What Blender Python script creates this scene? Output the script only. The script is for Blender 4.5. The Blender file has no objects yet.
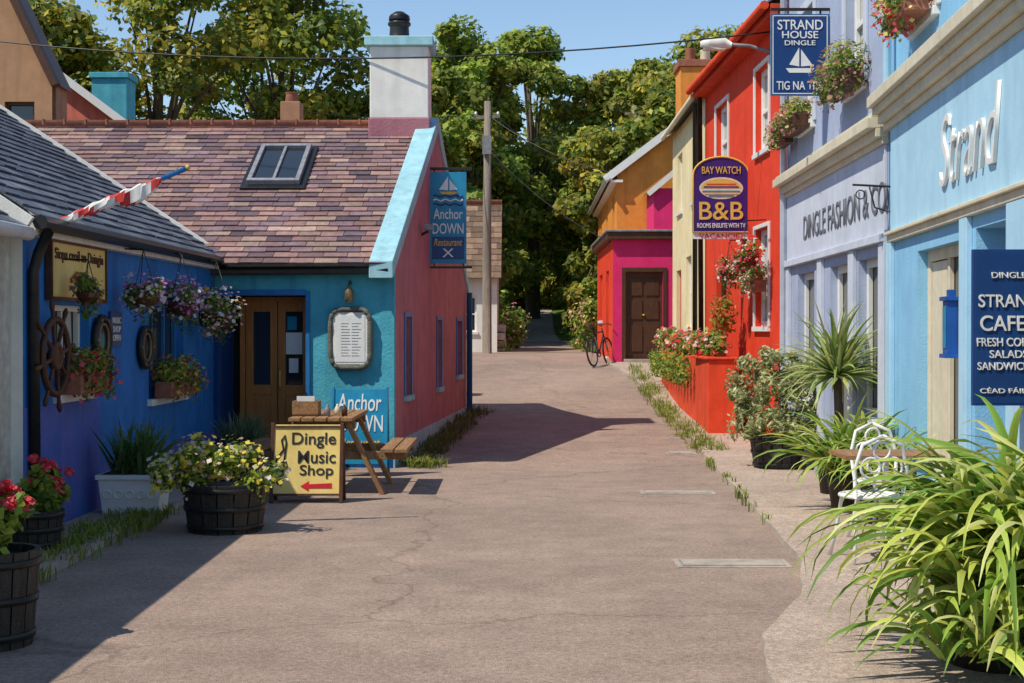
import bpy, math, random
import numpy as np
from mathutils import Vector, Matrix
random.seed(7); rng=np.random.default_rng(11)
sc=bpy.context.scene
COL=sc.collection
R=random.uniform

# ---------------------------------------------------------------- materials
def new_mat(name):
    m=bpy.data.materials.new(name); m.use_nodes=True
    nt=m.node_tree; b=nt.nodes['Principled BSDF']; return m,nt,b
def mat(name,col,col2=None,rough=.75,scale=6,bump=.15,bscale=60,metal=0,spec=.3,attr=False,dirt=.25,stretch=(1,1,1)):
    m,nt,b=new_mat(name); N=nt.nodes; L=nt.links
    if col2 is None: col2=tuple(c*.8 for c in col)
    tc=N.new('ShaderNodeTexCoord'); mp=N.new('ShaderNodeMapping'); mp.inputs['Scale'].default_value=stretch
    L.new(tc.outputs['Object'],mp.inputs['Vector'])
    n1=N.new('ShaderNodeTexNoise'); n1.inputs['Scale'].default_value=scale; n1.inputs['Detail'].default_value=8; n1.inputs['Roughness'].default_value=.65
    L.new(mp.outputs[0],n1.inputs['Vector'])
    r=N.new('ShaderNodeValToRGB'); r.color_ramp.elements[0].position=.35; r.color_ramp.elements[1].position=.65
    r.color_ramp.elements[0].color=(*col2,1); r.color_ramp.elements[1].color=(*col,1)
    L.new(n1.outputs['Fac'],r.inputs['Fac']); out=r.outputs['Color']
    def mulc(out,src):
        mx=N.new('ShaderNodeMix'); mx.data_type='RGBA'; mx.blend_type='MULTIPLY'; mx.inputs[0].default_value=1
        L.new(out,mx.inputs[6]); L.new(src,mx.inputs[7]); return mx.outputs[2]
    if dirt>0:
        n2=N.new('ShaderNodeTexNoise'); n2.inputs['Scale'].default_value=.9; n2.inputs['Detail'].default_value=10; n2.inputs['Roughness'].default_value=.75
        L.new(tc.outputs['Object'],n2.inputs['Vector'])
        mr=N.new('ShaderNodeMapRange'); mr.inputs[1].default_value=.3; mr.inputs[2].default_value=.6; mr.inputs[3].default_value=1-dirt; mr.inputs[4].default_value=1
        L.new(n2.outputs['Fac'],mr.inputs[0]); out=mulc(out,mr.outputs[0])
        # vertical weather streaks
        mp2=N.new('ShaderNodeMapping'); mp2.inputs['Scale'].default_value=(5,5,.35); L.new(tc.outputs['Object'],mp2.inputs['Vector'])
        n4=N.new('ShaderNodeTexNoise'); n4.inputs['Scale'].default_value=1.5; n4.inputs['Detail'].default_value=6; L.new(mp2.outputs[0],n4.inputs['Vector'])
        mr=N.new('ShaderNodeMapRange'); mr.inputs[1].default_value=.32; mr.inputs[2].default_value=.5; mr.inputs[3].default_value=1-dirt*.6; mr.inputs[4].default_value=1
        L.new(n4.outputs['Fac'],mr.inputs[0]); out=mulc(out,mr.outputs[0])
    if attr:
        a=N.new('ShaderNodeAttribute'); a.attribute_name='Col'; out=mulc(out,a.outputs['Color'])
    L.new(out,b.inputs['Base Color'])
    b.inputs['Roughness'].default_value=rough; b.inputs['Metallic'].default_value=metal
    b.inputs['Specular IOR Level'].default_value=spec
    if bump>0:
        n3=N.new('ShaderNodeTexNoise'); n3.inputs['Scale'].default_value=bscale; n3.inputs['Detail'].default_value=4
        L.new(tc.outputs['Object'],n3.inputs['Vector'])
        bp=N.new('ShaderNodeBump'); bp.inputs['Strength'].default_value=bump; bp.inputs['Distance'].default_value=.02
        L.new(n3.outputs['Fac'],bp.inputs['Height']); L.new(bp.outputs[0],b.inputs['Normal'])
    return m
def foliage_mat(name,trans=.3,rough=.5):
    m,nt,b=new_mat(name); N=nt.nodes; L=nt.links
    a=N.new('ShaderNodeAttribute'); a.attribute_name='Col'
    L.new(a.outputs['Color'],b.inputs['Base Color']); b.inputs['Roughness'].default_value=rough; b.inputs['Specular IOR Level'].default_value=.25
    t=N.new('ShaderNodeBsdfTranslucent'); L.new(a.outputs['Color'],t.inputs['Color'])
    mx=N.new('ShaderNodeMixShader'); mx.inputs[0].default_value=trans
    L.new(b.outputs[0],mx.inputs[1]); L.new(t.outputs[0],mx.inputs[2])
    L.new(mx.outputs[0],N['Material Output'].inputs['Surface']); return m
def asphalt(name,c1,c2,crack=.8):
    m,nt,b=new_mat(name); N=nt.nodes; L=nt.links
    tc=N.new('ShaderNodeTexCoord')
    def noise(s,d=8,r=.6):
        n=N.new('ShaderNodeTexNoise'); n.inputs['Scale'].default_value=s; n.inputs['Detail'].default_value=d; n.inputs['Roughness'].default_value=r
        L.new(tc.outputs['Object'],n.inputs['Vector']); return n
    def mul(a,bb):
        x=N.new('ShaderNodeMix'); x.data_type='RGBA'; x.blend_type='MULTIPLY'; x.inputs[0].default_value=1
        L.new(a,x.inputs[6]); L.new(bb,x.inputs[7]); return x.outputs[2]
    def rng_(s,a,b_,c,d):
        x=N.new('ShaderNodeMapRange'); x.inputs[1].default_value=a; x.inputs[2].default_value=b_; x.inputs[3].default_value=c; x.inputs[4].default_value=d
        L.new(s,x.inputs[0]); return x.outputs[0]
    n1=noise(.45,7,.75); r=N.new('ShaderNodeValToRGB'); r.color_ramp.elements[0].position=.36; r.color_ramp.elements[1].position=.6
    r.color_ramp.elements[0].color=(*c2,1); r.color_ramp.elements[1].color=(*c1,1); L.new(n1.outputs['Fac'],r.inputs['Fac'])
    o=r.outputs['Color']
    o=mul(o,rng_(noise(30,6,.8).outputs['Fac'],.3,.7,.55,1.4))
    o=mul(o,rng_(noise(150,2).outputs['Fac'],.35,.65,.6,1.35))
    o=mul(o,rng_(noise(3,8,.8).outputs['Fac'],.3,.6,.78,1.06))
    wn=noise(1.3,5); va=N.new('ShaderNodeVectorMath'); va.operation='MULTIPLY_ADD'; va.inputs[1].default_value=(.9,.9,0)
    L.new(wn.outputs['Color'],va.inputs[0]); L.new(tc.outputs['Object'],va.inputs[2])
    vo=N.new('ShaderNodeTexVoronoi'); vo.feature='DISTANCE_TO_EDGE'; vo.inputs['Scale'].default_value=.2; L.new(va.outputs[0],vo.inputs['Vector'])
    ck=rng_(vo.outputs['Distance'],.0,.005,crack,1.0); o=mul(o,ck)
    L.new(o,b.inputs['Base Color']); b.inputs['Roughness'].default_value=.85; b.inputs['Specular IOR Level'].default_value=.25
    bp=N.new('ShaderNodeBump'); bp.inputs['Strength'].default_value=.5; bp.inputs['Distance'].default_value=.01
    L.new(noise(80,6,.7).outputs['Fac'],bp.inputs['Height']); L.new(bp.outputs[0],b.inputs['Normal'])
    return m
M={}
M['asphalt']=asphalt('asphalt',(.345,.255,.205),(.255,.19,.155),.7)
M['pave']=asphalt('pavement',(.47,.365,.295),(.38,.295,.24),.9)
M['concrete']=mat('concrete',(.46,.40,.33),(.34,.29,.24),scale=9)
M['soil']=mat('soil',(.10,.08,.04),(.05,.045,.02),scale=9,bump=.6,bscale=20)
M['grassland']=mat('grassland',(.12,.18,.035),(.07,.11,.02),scale=1.2,bump=.6,bscale=12)
M['blue']=mat('blue_render',(.030,.22,.62),(.02,.16,.50),scale=3,bump=.35,bscale=35)
M['purple']=mat('purple_render',(.15,.16,.50),(.06,.14,.50),scale=2,bump=.35,bscale=35)
M['teal']=mat('teal_render',(.09,.44,.55),(.06,.36,.48),scale=4,bump=.35,bscale=35)
M['paleteal']=mat('pale_teal',(.36,.62,.68),(.27,.52,.60),scale=6,bump=.2,dirt=.25)
M['plum']=mat('plum_render',(.46,.19,.22),(.36,.145,.18),scale=2.5,bump=.4,bscale=30)
M['navy']=mat('navy_paint',(.01,.08,.28),(.008,.06,.2),rough=.35,scale=10,bump=.03)
M['white']=mat('white_render',(.82,.81,.76),(.74,.72,.66),scale=5,bump=.2,dirt=.15)
M['whitep']=mat('white_paint',(.8,.8,.78),(.74,.74,.71),rough=.4,scale=12,bump=.03,dirt=.1)
M['cream']=mat('cream_render',(.82,.72,.45),(.75,.63,.36),scale=3,bump=.25,dirt=.2)
M['creamp']=mat('cream_paint',(.75,.69,.52),(.68,.60,.44),rough=.5,scale=9,bump=.05,dirt=.2)
M['red']=mat('red_render',(.80,.060,.018),(.70,.045,.014),scale=3,bump=.25,dirt=.2)
M['redb']=mat('red_brick_paint',(.80,.085,.025),(.64,.06,.02),scale=3,bump=.3,dirt=.25)
M['magenta']=mat('magenta_render',(.76,.03,.17),(.68,.02,.14),scale=3,bump=.2,dirt=.15)
M['orange']=mat('orange_render',(.80,.32,.06),(.72,.26,.04),scale=3,bump=.2)
M['tan']=mat('tan_render',(.48,.26,.14),(.40,.21,.12),scale=3,bump=.2)
M['pink']=mat('pink_render',(.72,.20,.14),(.64,.16,.12),scale=3,bump=.2)
M['lav']=mat('lavender_render',(.40,.46,.62),(.35,.41,.56),scale=3,bump=.25,dirt=.15)
M['lavl']=mat('pale_lavender',(.60,.64,.74),(.52,.57,.67),scale=5,bump=.1,dirt=.15)
M['sky_blue']=mat('light_blue_render',(.27,.56,.80),(.23,.50,.73),scale=3,bump=.25,dirt=.12)
M['sky_pale']=mat('pale_blue_paint',(.42,.67,.83),(.37,.61,.77),scale=5,bump=.1,dirt=.12)
M['stone']=mat('rough_stone',(.66,.63,.56),(.40,.37,.32),scale=7,bump=.8,bscale=18)
M['slate']=mat('slate',(.95,.95,.95),(.65,.65,.65),rough=.55,scale=14,bump=.3,bscale=50,attr=True,dirt=.25)
M['dark']=mat('dark_interior',(.015,.015,.018),rough=.6,bump=0)
M['black']=mat('black_paint',(.015,.015,.015),(.03,.03,.03),rough=.35,bump=.03,dirt=0)
M['iron']=mat('dark_metal',(.05,.05,.05),(.03,.03,.03),rough=.4,metal=.6,bump=.05)
M['lead']=mat('lead_grey',(.30,.30,.32),(.2,.2,.22),rough=.5,scale=12)
M['terra']=mat('terracotta',(.38,.15,.09),(.28,.10,.06),scale=12)
M['wood']=mat('door_wood',(.56,.23,.065),(.40,.15,.04),rough=.4,scale=6,stretch=(8,8,.7),bump=.1,dirt=.1)
M['oldwood']=mat('weathered_wood',(.33,.20,.10),(.17,.095,.045),rough=.7,scale=5,stretch=(10,1,10),bump=.3)
M['palewood']=mat('bench_wood',(.40,.22,.10),(.22,.115,.05),rough=.6,scale=5,stretch=(10,1,10),bump=.25)
M['darkwood']=mat('dark_wood',(.11,.045,.022),(.06,.025,.014),rough=.5,scale=6,stretch=(8,8,1),bump=.2)
M['barrel']=mat('barrel_wood',(.055,.046,.038),(.025,.021,.019),rough=.55,scale=8,stretch=(6,6,.6),bump=.3)
M['bark']=mat('bark',(.16,.12,.085),(.07,.055,.04),rough=.9,scale=6,stretch=(3,3,.5),bump=.8,bscale=15)
M['pole']=mat('pole_wood',(.30,.25,.20),(.17,.14,.11),rough=.85,scale=6,stretch=(6,6,.4),bump=.4)
M['yellow']=mat('sign_yellow',(.80,.62,.22),(.74,.54,.16),rough=.5,scale=5,bump=.03,dirt=.25)
M['gold']=mat('sign_gold',(.75,.48,.10),rough=.45,bump=.02,dirt=0)
M['brass']=mat('old_brass',(.30,.22,.10),(.18,.13,.07),rough=.4,metal=.5,bump=.1,dirt=.2)
M['signblue']=mat('sign_teal_blue',(.02,.27,.46),(.015,.20,.38),rough=.35,bump=.02,dirt=.1)
M['signnavy']=mat('sign_navy',(.015,.06,.21),(.012,.05,.17),rough=.35,bump=.02,dirt=.1)
M['bbnavy']=mat('sign_indigo',(.05,.018,.18),rough=.4,bump=.02,dirt=.1)
M['redp']=mat('red_paint',(.60,.02,.03),rough=.4,bump=.02,dirt=0)
M['rope']=mat('rope',(.20,.19,.15),(.10,.11,.10),scale=40,bump=.6,bscale=80)
M['paper']=mat('paper',(.80,.80,.76),(.70,.71,.70),scale=20,bump=0,dirt=.1)
M['cloth']=mat('cloth_red',(.60,.05,.05),bump=.1,dirt=.1)
M['clothw']=mat('cloth_white',(.78,.76,.74),bump=.1,dirt=.1)
M['blued']=mat('blue_window_paint',(.03,.2,.50),rough=.4,bump=.03)
M['dkblue']=mat('lantern_blue',(.02,.11,.42),rough=.35,bump=.03)
M['letter']=mat('lettering_grey',(.16,.17,.2),rough=.5,bump=.02,dirt=0)
M['curtain']=mat('net_curtain',(.55,.55,.52),(.40,.40,.38),rough=.9,scale=4,stretch=(14,14,.3),bump=.1,dirt=.1)
M['leaf']=foliage_mat('leaves',.42)
M['blade']=foliage_mat('strap_leaves',.38,.4)
g,nt,b=new_mat('window_glass'); M['glass']=g
b.inputs['Base Color'].default_value=(.02,.025,.03,1); b.inputs['Roughness'].default_value=.06; b.inputs['Specular IOR Level'].default_value=.8
n=nt.nodes.new('ShaderNodeTexNoise'); n.inputs['Scale'].default_value=1.3
tc=nt.nodes.new('ShaderNodeTexCoord'); nt.links.new(tc.outputs['Object'],n.inputs['Vector'])
bp=nt.nodes.new('ShaderNodeBump'); bp.inputs['Strength'].default_value=.12; nt.links.new(n.outputs['Fac'],bp.inputs['Height']); nt.links.new(bp.outputs[0],b.inputs['Normal'])

# ---------------------------------------------------------------- helpers
def gz(y):
    return float(np.interp(y,[-60,17,25,30,34,40,50,56,62,80,120,400],[0,0,.24,.62,.96,1.03,1.1,1.45,2.3,4,9,30]))
class Fr:
    def __init__(s,p0,p1,z=0):
        s.p=Vector((p0[0],p0[1],z)); d=Vector((p1[0]-p0[0],p1[1]-p0[1],0)); s.L=d.length; s.u=d.normalized()
        s.n=Vector((s.u.y,-s.u.x,0)); s.z=Vector((0,0,1))
    def P(s,u,z,o=0): return s.p+s.u*u+s.z*z+s.n*o
def group(name):
    e=bpy.data.objects.new(name,None); e.empty_display_size=.2; COL.objects.link(e); return e
class B:
    def __init__(s): s.v=[];s.f=[];s.m=[];s.mats=[];s.sm=[];s.c=[]
    def mi(s,k):
        mt=M[k]
        if mt not in s.mats: s.mats.append(mt)
        return s.mats.index(mt)
    def face(s,pts,k,c=(1,1,1),sm=False):
        i=len(s.v); s.v+= [tuple(p) for p in pts]; s.f.append(list(range(i,i+len(pts)))); s.m.append(s.mi(k)); s.sm.append(sm); s.c.append(c)
    def hexa(s,p,k,c=(1,1,1)):
        i=len(s.v); s.v+=[tuple(q) for q in p]
        for f in ((3,2,1,0),(4,5,6,7),(0,1,5,4),(1,2,6,5),(2,3,7,6),(3,0,4,7)):
            s.f.append([i+a for a in f]); s.m.append(s.mi(k)); s.sm.append(False); s.c.append(c)
    def box(s,x0,x1,y0,y1,z0,z1,k,c=(1,1,1)):
        s.hexa([(x0,y0,z0),(x1,y0,z0),(x1,y1,z0),(x0,y1,z0),(x0,y0,z1),(x1,y0,z1),(x1,y1,z1),(x0,y1,z1)],k,c)
    def fbox(s,F,u0,u1,z0,z1,o0,o1,k,c=(1,1,1)):
        P=F.P
        s.hexa([P(u0,z0,o1),P(u1,z0,o1),P(u1,z0,o0),P(u0,z0,o0),P(u0,z1,o1),P(u1,z1,o1),P(u1,z1,o0),P(u0,z1,o0)],k,c)
    def beam(s,a,b_,w,h,k,up=(0,0,1)):
        a=Vector(a);b_=Vector(b_);d=(b_-a).normalized();up=Vector(up)
        x=d.cross(up)
        if x.length<1e-4: x=d.cross(Vector((0,1,0)))
        x.normalize(); y=x.cross(d).normalized(); x=x*w/2; y=y*h/2
        s.hexa([a-x-y,a+x-y,a+x+y,a-x+y,b_-x-y,b_+x-y,b_+x+y,b_-x+y],k)
    def tube(s,pts,r,k,n=8,closed=False,cap=True,c=(1,1,1)):
        pts=[Vector(p) for p in pts]; N=len(pts); rs=r if isinstance(r,(list,tuple)) else [r]*N
        base=len(s.v); prev=None
        for j,p in enumerate(pts):
            if closed: d=pts[(j+1)%N]-pts[j-1]
            else: d=pts[min(j+1,N-1)]-pts[max(j-1,0)]
            d.normalize()
            if prev is None:
                a=d.cross(Vector((0,0,1)))
                if a.length<.1: a=d.cross(Vector((0,1,0)))
            else: a=prev-d*prev.dot(d)
            a.normalize(); prev=a; bb=d.cross(a)
            for i in range(n):
                t=2*math.pi*i/n; s.v.append(tuple(p+(a*math.cos(t)+bb*math.sin(t))*rs[j]))
        mi=s.mi(k)
        for j in range(N if closed else N-1):
            j2=(j+1)%N
            for i in range(n):
                i2=(i+1)%n
                s.f.append([base+j*n+i,base+j*n+i2,base+j2*n+i2,base+j2*n+i]); s.m.append(mi); s.sm.append(True); s.c.append(c)
        if cap and not closed:
            for j in (0,N-1):
                s.f.append([base+j*n+i for i in range(n)]); s.m.append(mi); s.sm.append(False); s.c.append(c)
    def lathe(s,ctr,prof,k,n=24,sm=True):
        base=len(s.v); mi=s.mi(k)
        for r,z in prof:
            for i in range(n):
                t=2*math.pi*i/n; s.v.append((ctr[0]+r*math.cos(t),ctr[1]+r*math.sin(t),ctr[2]+z))
        for j in range(len(prof)-1):
            for i in range(n):
                i2=(i+1)%n; s.f.append([base+j*n+i,base+j*n+i2,base+(j+1)*n+i2,base+(j+1)*n+i]); s.m.append(mi); s.sm.append(sm); s.c.append((1,1,1))
        s.f.append([base+i for i in range(n)][::-1]); s.m.append(mi); s.sm.append(False); s.c.append((1,1,1))
        e=base+(len(prof)-1)*n; s.f.append([e+i for i in range(n)]); s.m.append(mi); s.sm.append(False); s.c.append((1,1,1))
    def ring(s,c,a,b_,R_,r,k,n=28,m=8):
        c=Vector(c);a=Vector(a);b_=Vector(b_)
        s.tube([c+a*R_*math.cos(2*math.pi*i/n)+b_*R_*math.sin(2*math.pi*i/n) for i in range(n)],r,k,n=m,closed=True)
    def disc(s,c,a,b_,R_,k,n=28):
        c=Vector(c);a=Vector(a);b_=Vector(b_)
        s.face([c+a*R_*math.cos(2*math.pi*i/n)+b_*R_*math.sin(2*math.pi*i/n) for i in range(n)],k)
    def obj(s,name,parent=None,bevel=0):
        me=bpy.data.meshes.new(name); me.from_pydata(s.v,[],s.f)
        for mt in s.mats: me.materials.append(mt)
        me.polygons.foreach_set('material_index',s.m); me.polygons.foreach_set('use_smooth',s.sm)
        at=me.color_attributes.new('Col','FLOAT_COLOR','CORNER'); arr=[]
        for f,c in zip(s.f,s.c): arr+= [c[0],c[1],c[2],1.0]*len(f)
        at.data.foreach_set('color',arr); me.update()
        ob=bpy.data.objects.new(name,me); COL.objects.link(ob)
        if parent: ob.parent=parent
        if bevel:
            md=ob.modifiers.new('bevel','BEVEL'); md.width=bevel; md.segments=2; md.limit_method='ANGLE'
        return ob
def text(body,F,u,z,o,w,h,k,parent,shear=0,ext=.004,name='lettering',off=.006):
    cu=bpy.data.curves.new(name,'FONT'); cu.body=body; cu.size=1; cu.align_x='CENTER'; cu.align_y='CENTER'; cu.shear=shear; cu.extrude=ext
    cu.offset=off
    ob=bpy.data.objects.new(name,cu); COL.objects.link(ob); cu.materials.append(M[k])
    bpy.context.view_layer.update(); d=ob.dimensions
    sx=w/max(d.x,1e-3); sy=h/max(d.y,1e-3)
    m=Matrix((( F.u.x,0,F.n.x,0),(F.u.y,0,F.n.y,0),(0,1,0,0),(0,0,0,1)))
    m.translation=F.P(u,z,o)
    bb=[Vector(q) for q in ob.bound_box]; cx=sum(q.x for q in bb)/8; cy=sum(q.y for q in bb)/8
    mw=m@Matrix.Diagonal((sx,sy,1,1))@Matrix.Translation((-cx,-cy,0))
    me=bpy.data.meshes.new_from_object(ob); bpy.data.objects.remove(ob)
    me.transform(mw)
    if len(me.materials)==0: me.materials.append(M[k])
    ob=bpy.data.objects.new(name,me); COL.objects.link(ob); ob.parent=parent
    return ob
def wall(b,F,H,ops,k,zb=-.5,depth=.14,L=None,kr=None,u0=0):
    L=F.L if L is None else L
    us=sorted(set([u0,L]+[o[0] for o in ops]+[o[1] for o in ops])); zs=sorted(set([zb,H]+[o[2] for o in ops]+[o[3] for o in ops]))
    for i in range(len(us)-1):
        for j in range(len(zs)-1):
            cu=(us[i]+us[i+1])/2; cz=(zs[j]+zs[j+1])/2
            if any(o[0]<cu<o[1] and o[2]<cz<o[3] for o in ops): continue
            b.face([F.P(us[i],zs[j]),F.P(us[i+1],zs[j]),F.P(us[i+1],zs[j+1]),F.P(us[i],zs[j+1])],k)
    kr=kr or k
    for o in ops:
        d=o[4] if len(o)>4 else depth; a,c,e,f=o[:4]; P=F.P
        b.face([P(a,e),P(a,f),P(a,f,-d),P(a,e,-d)],kr); b.face([P(c,e),P(c,e,-d),P(c,f,-d),P(c,f)],kr)
        b.face([P(a,f),P(c,f),P(c,f,-d),P(a,f,-d)],kr); b.face([P(a,e),P(a,e,-d),P(c,e,-d),P(c,e)],kr)
def window(b,F,a,c,e,f,kf='whitep',nx=2,nz=2,fw=.05,d=.14,sill='whitep',cur=0):
    b.face([F.P(a,e,-d+.01),F.P(c,e,-d+.01),F.P(c,f,-d+.01),F.P(a,f,-d+.01)],'glass')
    if cur:
        w=(c-a)*.26
        for (q0,q1) in ((a+fw,a+fw+w),(c-fw-w,c-fw)): b.face([F.P(q0,e+fw,-d+.0112),F.P(q1,e+fw,-d+.0112),F.P(q1-(0.05 if q0>a+.1 else -.0),f-fw,-d+.0112),F.P(q0,f-fw,-d+.0112)],'curtain')
    o0,o1=-d+.012,-d+.06
    b.fbox(F,a,a+fw,e,f,o0,o1,kf); b.fbox(F,c-fw,c,e,f,o0,o1,kf)
    b.fbox(F,a+fw,c-fw,e,e+fw,o0,o1,kf); b.fbox(F,a+fw,c-fw,f-fw,f,o0,o1,kf)
    for i in range(1,nx):
        x=a+(c-a)*i/nx; b.fbox(F,x-fw*.35,x+fw*.35,e+fw,f-fw,o0,o1-.008,kf)
    for i in range(1,nz):
        x=e+(f-e)*i/nz; b.fbox(F,a+fw,c-fw,x-fw*.35,x+fw*.35,o0,o1-.004,kf)
    if sill: b.fbox(F,a-.05,c+.05,e-.07,e-.002,-d+.02,.05,sill)
def slates(b,A,U,L,V,H,w,h,pal,k='slate'):
    A=Vector(A);U=Vector(U).normalized();V=Vector(V).normalized();N=U.cross(V).normalized()
    if N.z<0: N=-N
    b.face([A,A+U*L,A+U*L+V*H,A+V*H],k,(.2,.2,.2))
    rows=int(H/h)+1
    for r in range(rows):
        v0=r*h; v1=min(v0+h*1.12,H); 
        if v0>=H-.01: break
        x=-w*(.5 if r%2 else 0)-R(0,.03)
        while x<L:
            ww=w*R(.92,1.08); a=max(0,x)+.004; c=min(L,x+ww)-.004; x+=ww
            if c-a<.02: continue
            col=random.choice(pal); q=R(.7,1.25); col=tuple(min(1,i*q) for i in col)
            l0=R(.020,.030); l1=.006; j=R(-.008,.008)
            p=[A+U*a+V*(v0+j)+N*l0,A+U*c+V*(v0+j)+N*l0,A+U*c+V*v1+N*l1,A+U*a+V*v1+N*l1]
            b.face(p,k,col); b.face([p[0]-N*l0,p[1]-N*l0,p[1],p[0]],k,tuple(i*.7 for i in col))
            b.face([p[1]-N*l0*.9,p[2]-N*l1,p[2],p[1]],k,col); b.face([p[0]-N*l0*.9,p[0],p[3],p[3]-N*l1],k,col)
PAL_P=[(.30,.185,.185),(.35,.205,.185),(.25,.155,.175),(.42,.26,.22),(.28,.19,.21),(.37,.22,.20),(.17,.12,.14),(.46,.32,.26)]
PAL_G=[(.13,.15,.19),(.16,.18,.22),(.11,.13,.17),(.19,.21,.25),(.14,.16,.20)]
PAL_B=[(.26,.17,.11),(.31,.20,.13),(.21,.14,.09),(.35,.23,.15)]

class Fol:
    def __init__(s): s.V=[];s.F=[];s.C=[];s.n=0
    def _add(s,v,f,c):
        s.V.append(v); s.F.append(f+s.n); s.C.append(c); s.n+=len(v)
    def leaves(s,ctr,rad,n,size,cols,asp=.5,shell=.55,up=.5,jit=.25,zmin=None):
        d=rng.normal(size=(n,3)); d/=np.linalg.norm(d,axis=1)[:,None]
        r=shell+(1-shell)*rng.random(n)**.6; r*=1+rng.normal(0,.08,n)
        p=np.array(ctr)+d*r[:,None]*np.array(rad)
        nn=d*.7+rng.normal(size=(n,3))*.55+np.array([-.15,-.25,up]); nn/=np.linalg.norm(nn,axis=1)[:,None]
        t=np.cross(nn,rng.normal(size=(n,3))); t/=np.linalg.norm(t,axis=1)[:,None]; q=np.cross(nn,t)
        sz=size*rng.uniform(.6,1.4,n)[:,None]
        v=np.stack([p-t*sz*.5,p+q*sz*asp*.5+nn*sz*.05,p+t*sz*.5,p-q*sz*asp*.5+nn*sz*.05],1).reshape(-1,3)
        f=np.arange(n*4).reshape(-1,4)
        cols=np.array(cols); c=cols[rng.integers(0,len(cols),n)]*rng.uniform(1-jit,1+jit,n)[:,None]
        s._add(v,f,np.repeat(c,4,axis=0))
    def flowers(s,ctr,rad,n,size,cols,zbias=0):
        for k in range(2):
            s.leaves(ctr,tuple(np.array(rad)*1.06),n//2,size,cols,asp=.9,shell=.93,up=.8,jit=.12)
    def blades(s,base,n,L,w,cols,el=(50,88),droop=(60,150),spread=.08,seg=8,az=(0,360)):
        for i in range(n):
            a=math.radians(R(*az)); e=math.radians(R(*el)); l=R(*L); dr=math.radians(R(*droop)); ww=w*R(.7,1.2)
            p=np.array([base[0]+R(-spread,spread),base[1]+R(-spread,spread),base[2]])
            ro=R(-.5,.5); col=np.array(random.choice(cols))*R(.75,1.2); C=[]; V=[]
            tw=R(-.6,.6)
            for j in range(seg+1):
                t=j/seg
                ee=e-dr*t**1.6; d=np.array([math.cos(a)*math.cos(ee),math.sin(a)*math.cos(ee),math.sin(ee)])
                sd=np.array([-math.sin(a),math.cos(a),0]); nu=np.cross(sd,d); nu=nu/np.linalg.norm(nu)
                th=ro+tw*t; sd2=sd*math.cos(th)+nu*math.sin(th); nu2=np.cross(sd2,d)
                wd=ww*.5*(min(1,.55+t*2.2))*(1-t**3.0)+.001
                V+=[p-sd2*wd,p-nu2*wd*.35,p+sd2*wd]; 
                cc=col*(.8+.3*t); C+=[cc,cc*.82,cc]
                p=p+d*l/seg; a+=R(-.03,.03); p[2]=max(p[2],.07)
            F=[]
            for j in range(seg):
                k=j*3; F+=[[k,k+1,k+4,k+3],[k+1,k+2,k+5,k+4]]
            s._add(np.array(V),np.array(F),np.array(C))
    def build(s,name,parent=None,k='leaf'):
        V=np.concatenate(s.V);F=np.concatenate(s.F);C=np.concatenate(s.C)
        me=bpy.data.meshes.new(name); me.vertices.add(len(V)); me.vertices.foreach_set('co',V.astype(np.float32).ravel())
        me.loops.add(F.size); me.loops.foreach_set('vertex_index',F.astype(np.int32).ravel())
        me.polygons.add(len(F)); me.polygons.foreach_set('loop_start',np.arange(0,F.size,4,dtype=np.int32))
        me.materials.append(M[k]); me.update(calc_edges=True)
        at=me.color_attributes.new('Col','FLOAT_COLOR','POINT')
        at.data.foreach_set('color',np.concatenate([np.clip(C,0,1),np.ones((len(C),1))],1).astype(np.float32).ravel())
        ob=bpy.data.objects.new(name,me); COL.objects.link(ob)
        if parent: ob.parent=parent
        return ob
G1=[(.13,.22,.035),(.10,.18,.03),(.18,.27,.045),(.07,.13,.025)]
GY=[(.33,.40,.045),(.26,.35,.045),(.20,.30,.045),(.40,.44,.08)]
VAR=[(.55,.62,.13),(.40,.53,.09),(.27,.42,.06),(.66,.68,.25),(.18,.32,.05),(.5,.55,.1)]

# ---------------------------------------------------------------- ground
def sheet(name,xs,ys,off,k,xf=None):
    b=B(); V=[];nx=len(xs)
    for y in ys:
        for x in xs:
            xx=x if xf is None else xf(x,y)
            V.append((xx,y,gz(y)+off))
    b.v=V
    for j in range(len(ys)-1):
        for i in range(nx-1):
            a=j*nx+i; b.f.append([a,a+1,a+1+nx,a+nx]); b.m.append(b.mi(k)); b.sm.append(True); b.c.append((1,1,1))
    return b.obj(name)
ys=[-60,-20,-5,0]+[i*1.0 for i in range(2,90,2)]+[17,25,30,34,56,62]+[95,105,120,160,250,400]
ys=sorted(set(ys))
sheet('ground',[-400,-150,-60,-20,-8,0,8,20,60,150,400],ys,-.02,'grassland')
ysr=[y for y in ys if -21<=y<=50]+[53]
def road_x(t,y):
    l=np.interp(y,[-20,16,26,34,40,50,54],[-12,-9,-6,-3,-1.2,-.9,-.2]); r=np.interp(y,[-20,30,40,54],[9,6,3.2,2.2])
    return l+(r-l)*t
sheet('road',[0,.25,.5,.75,1],sorted(set(ysr)),0,'asphalt',road_x)
sheet('path',[0,1],[52,54,56,58,60,62,66,72],.012,'concrete',lambda t,y:np.interp(y,[52,58,72],[.0,.6,.9])+t*np.interp(y,[52,58,72],[1.8,1.1,1.0]))
pp=[(1.2,3),(1.2,6.65),(1.33,7.5),(1.75,8.6),(2.02,9.9),(2.12,11.5),(2.3,14.7),(2.45,18),(2.62,22),(2.66,26),(2.55,30),(2.2,32.9)]
b=B(); kz=.045
dense=[]
for i in range(len(pp)-1):
    for t in np.linspace(0,1,5)[:-1]:
        dense.append((pp[i][0]+(pp[i+1][0]-pp[i][0])*t+R(-.012,.012),pp[i][1]+(pp[i+1][1]-pp[i][1])*t))
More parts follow.
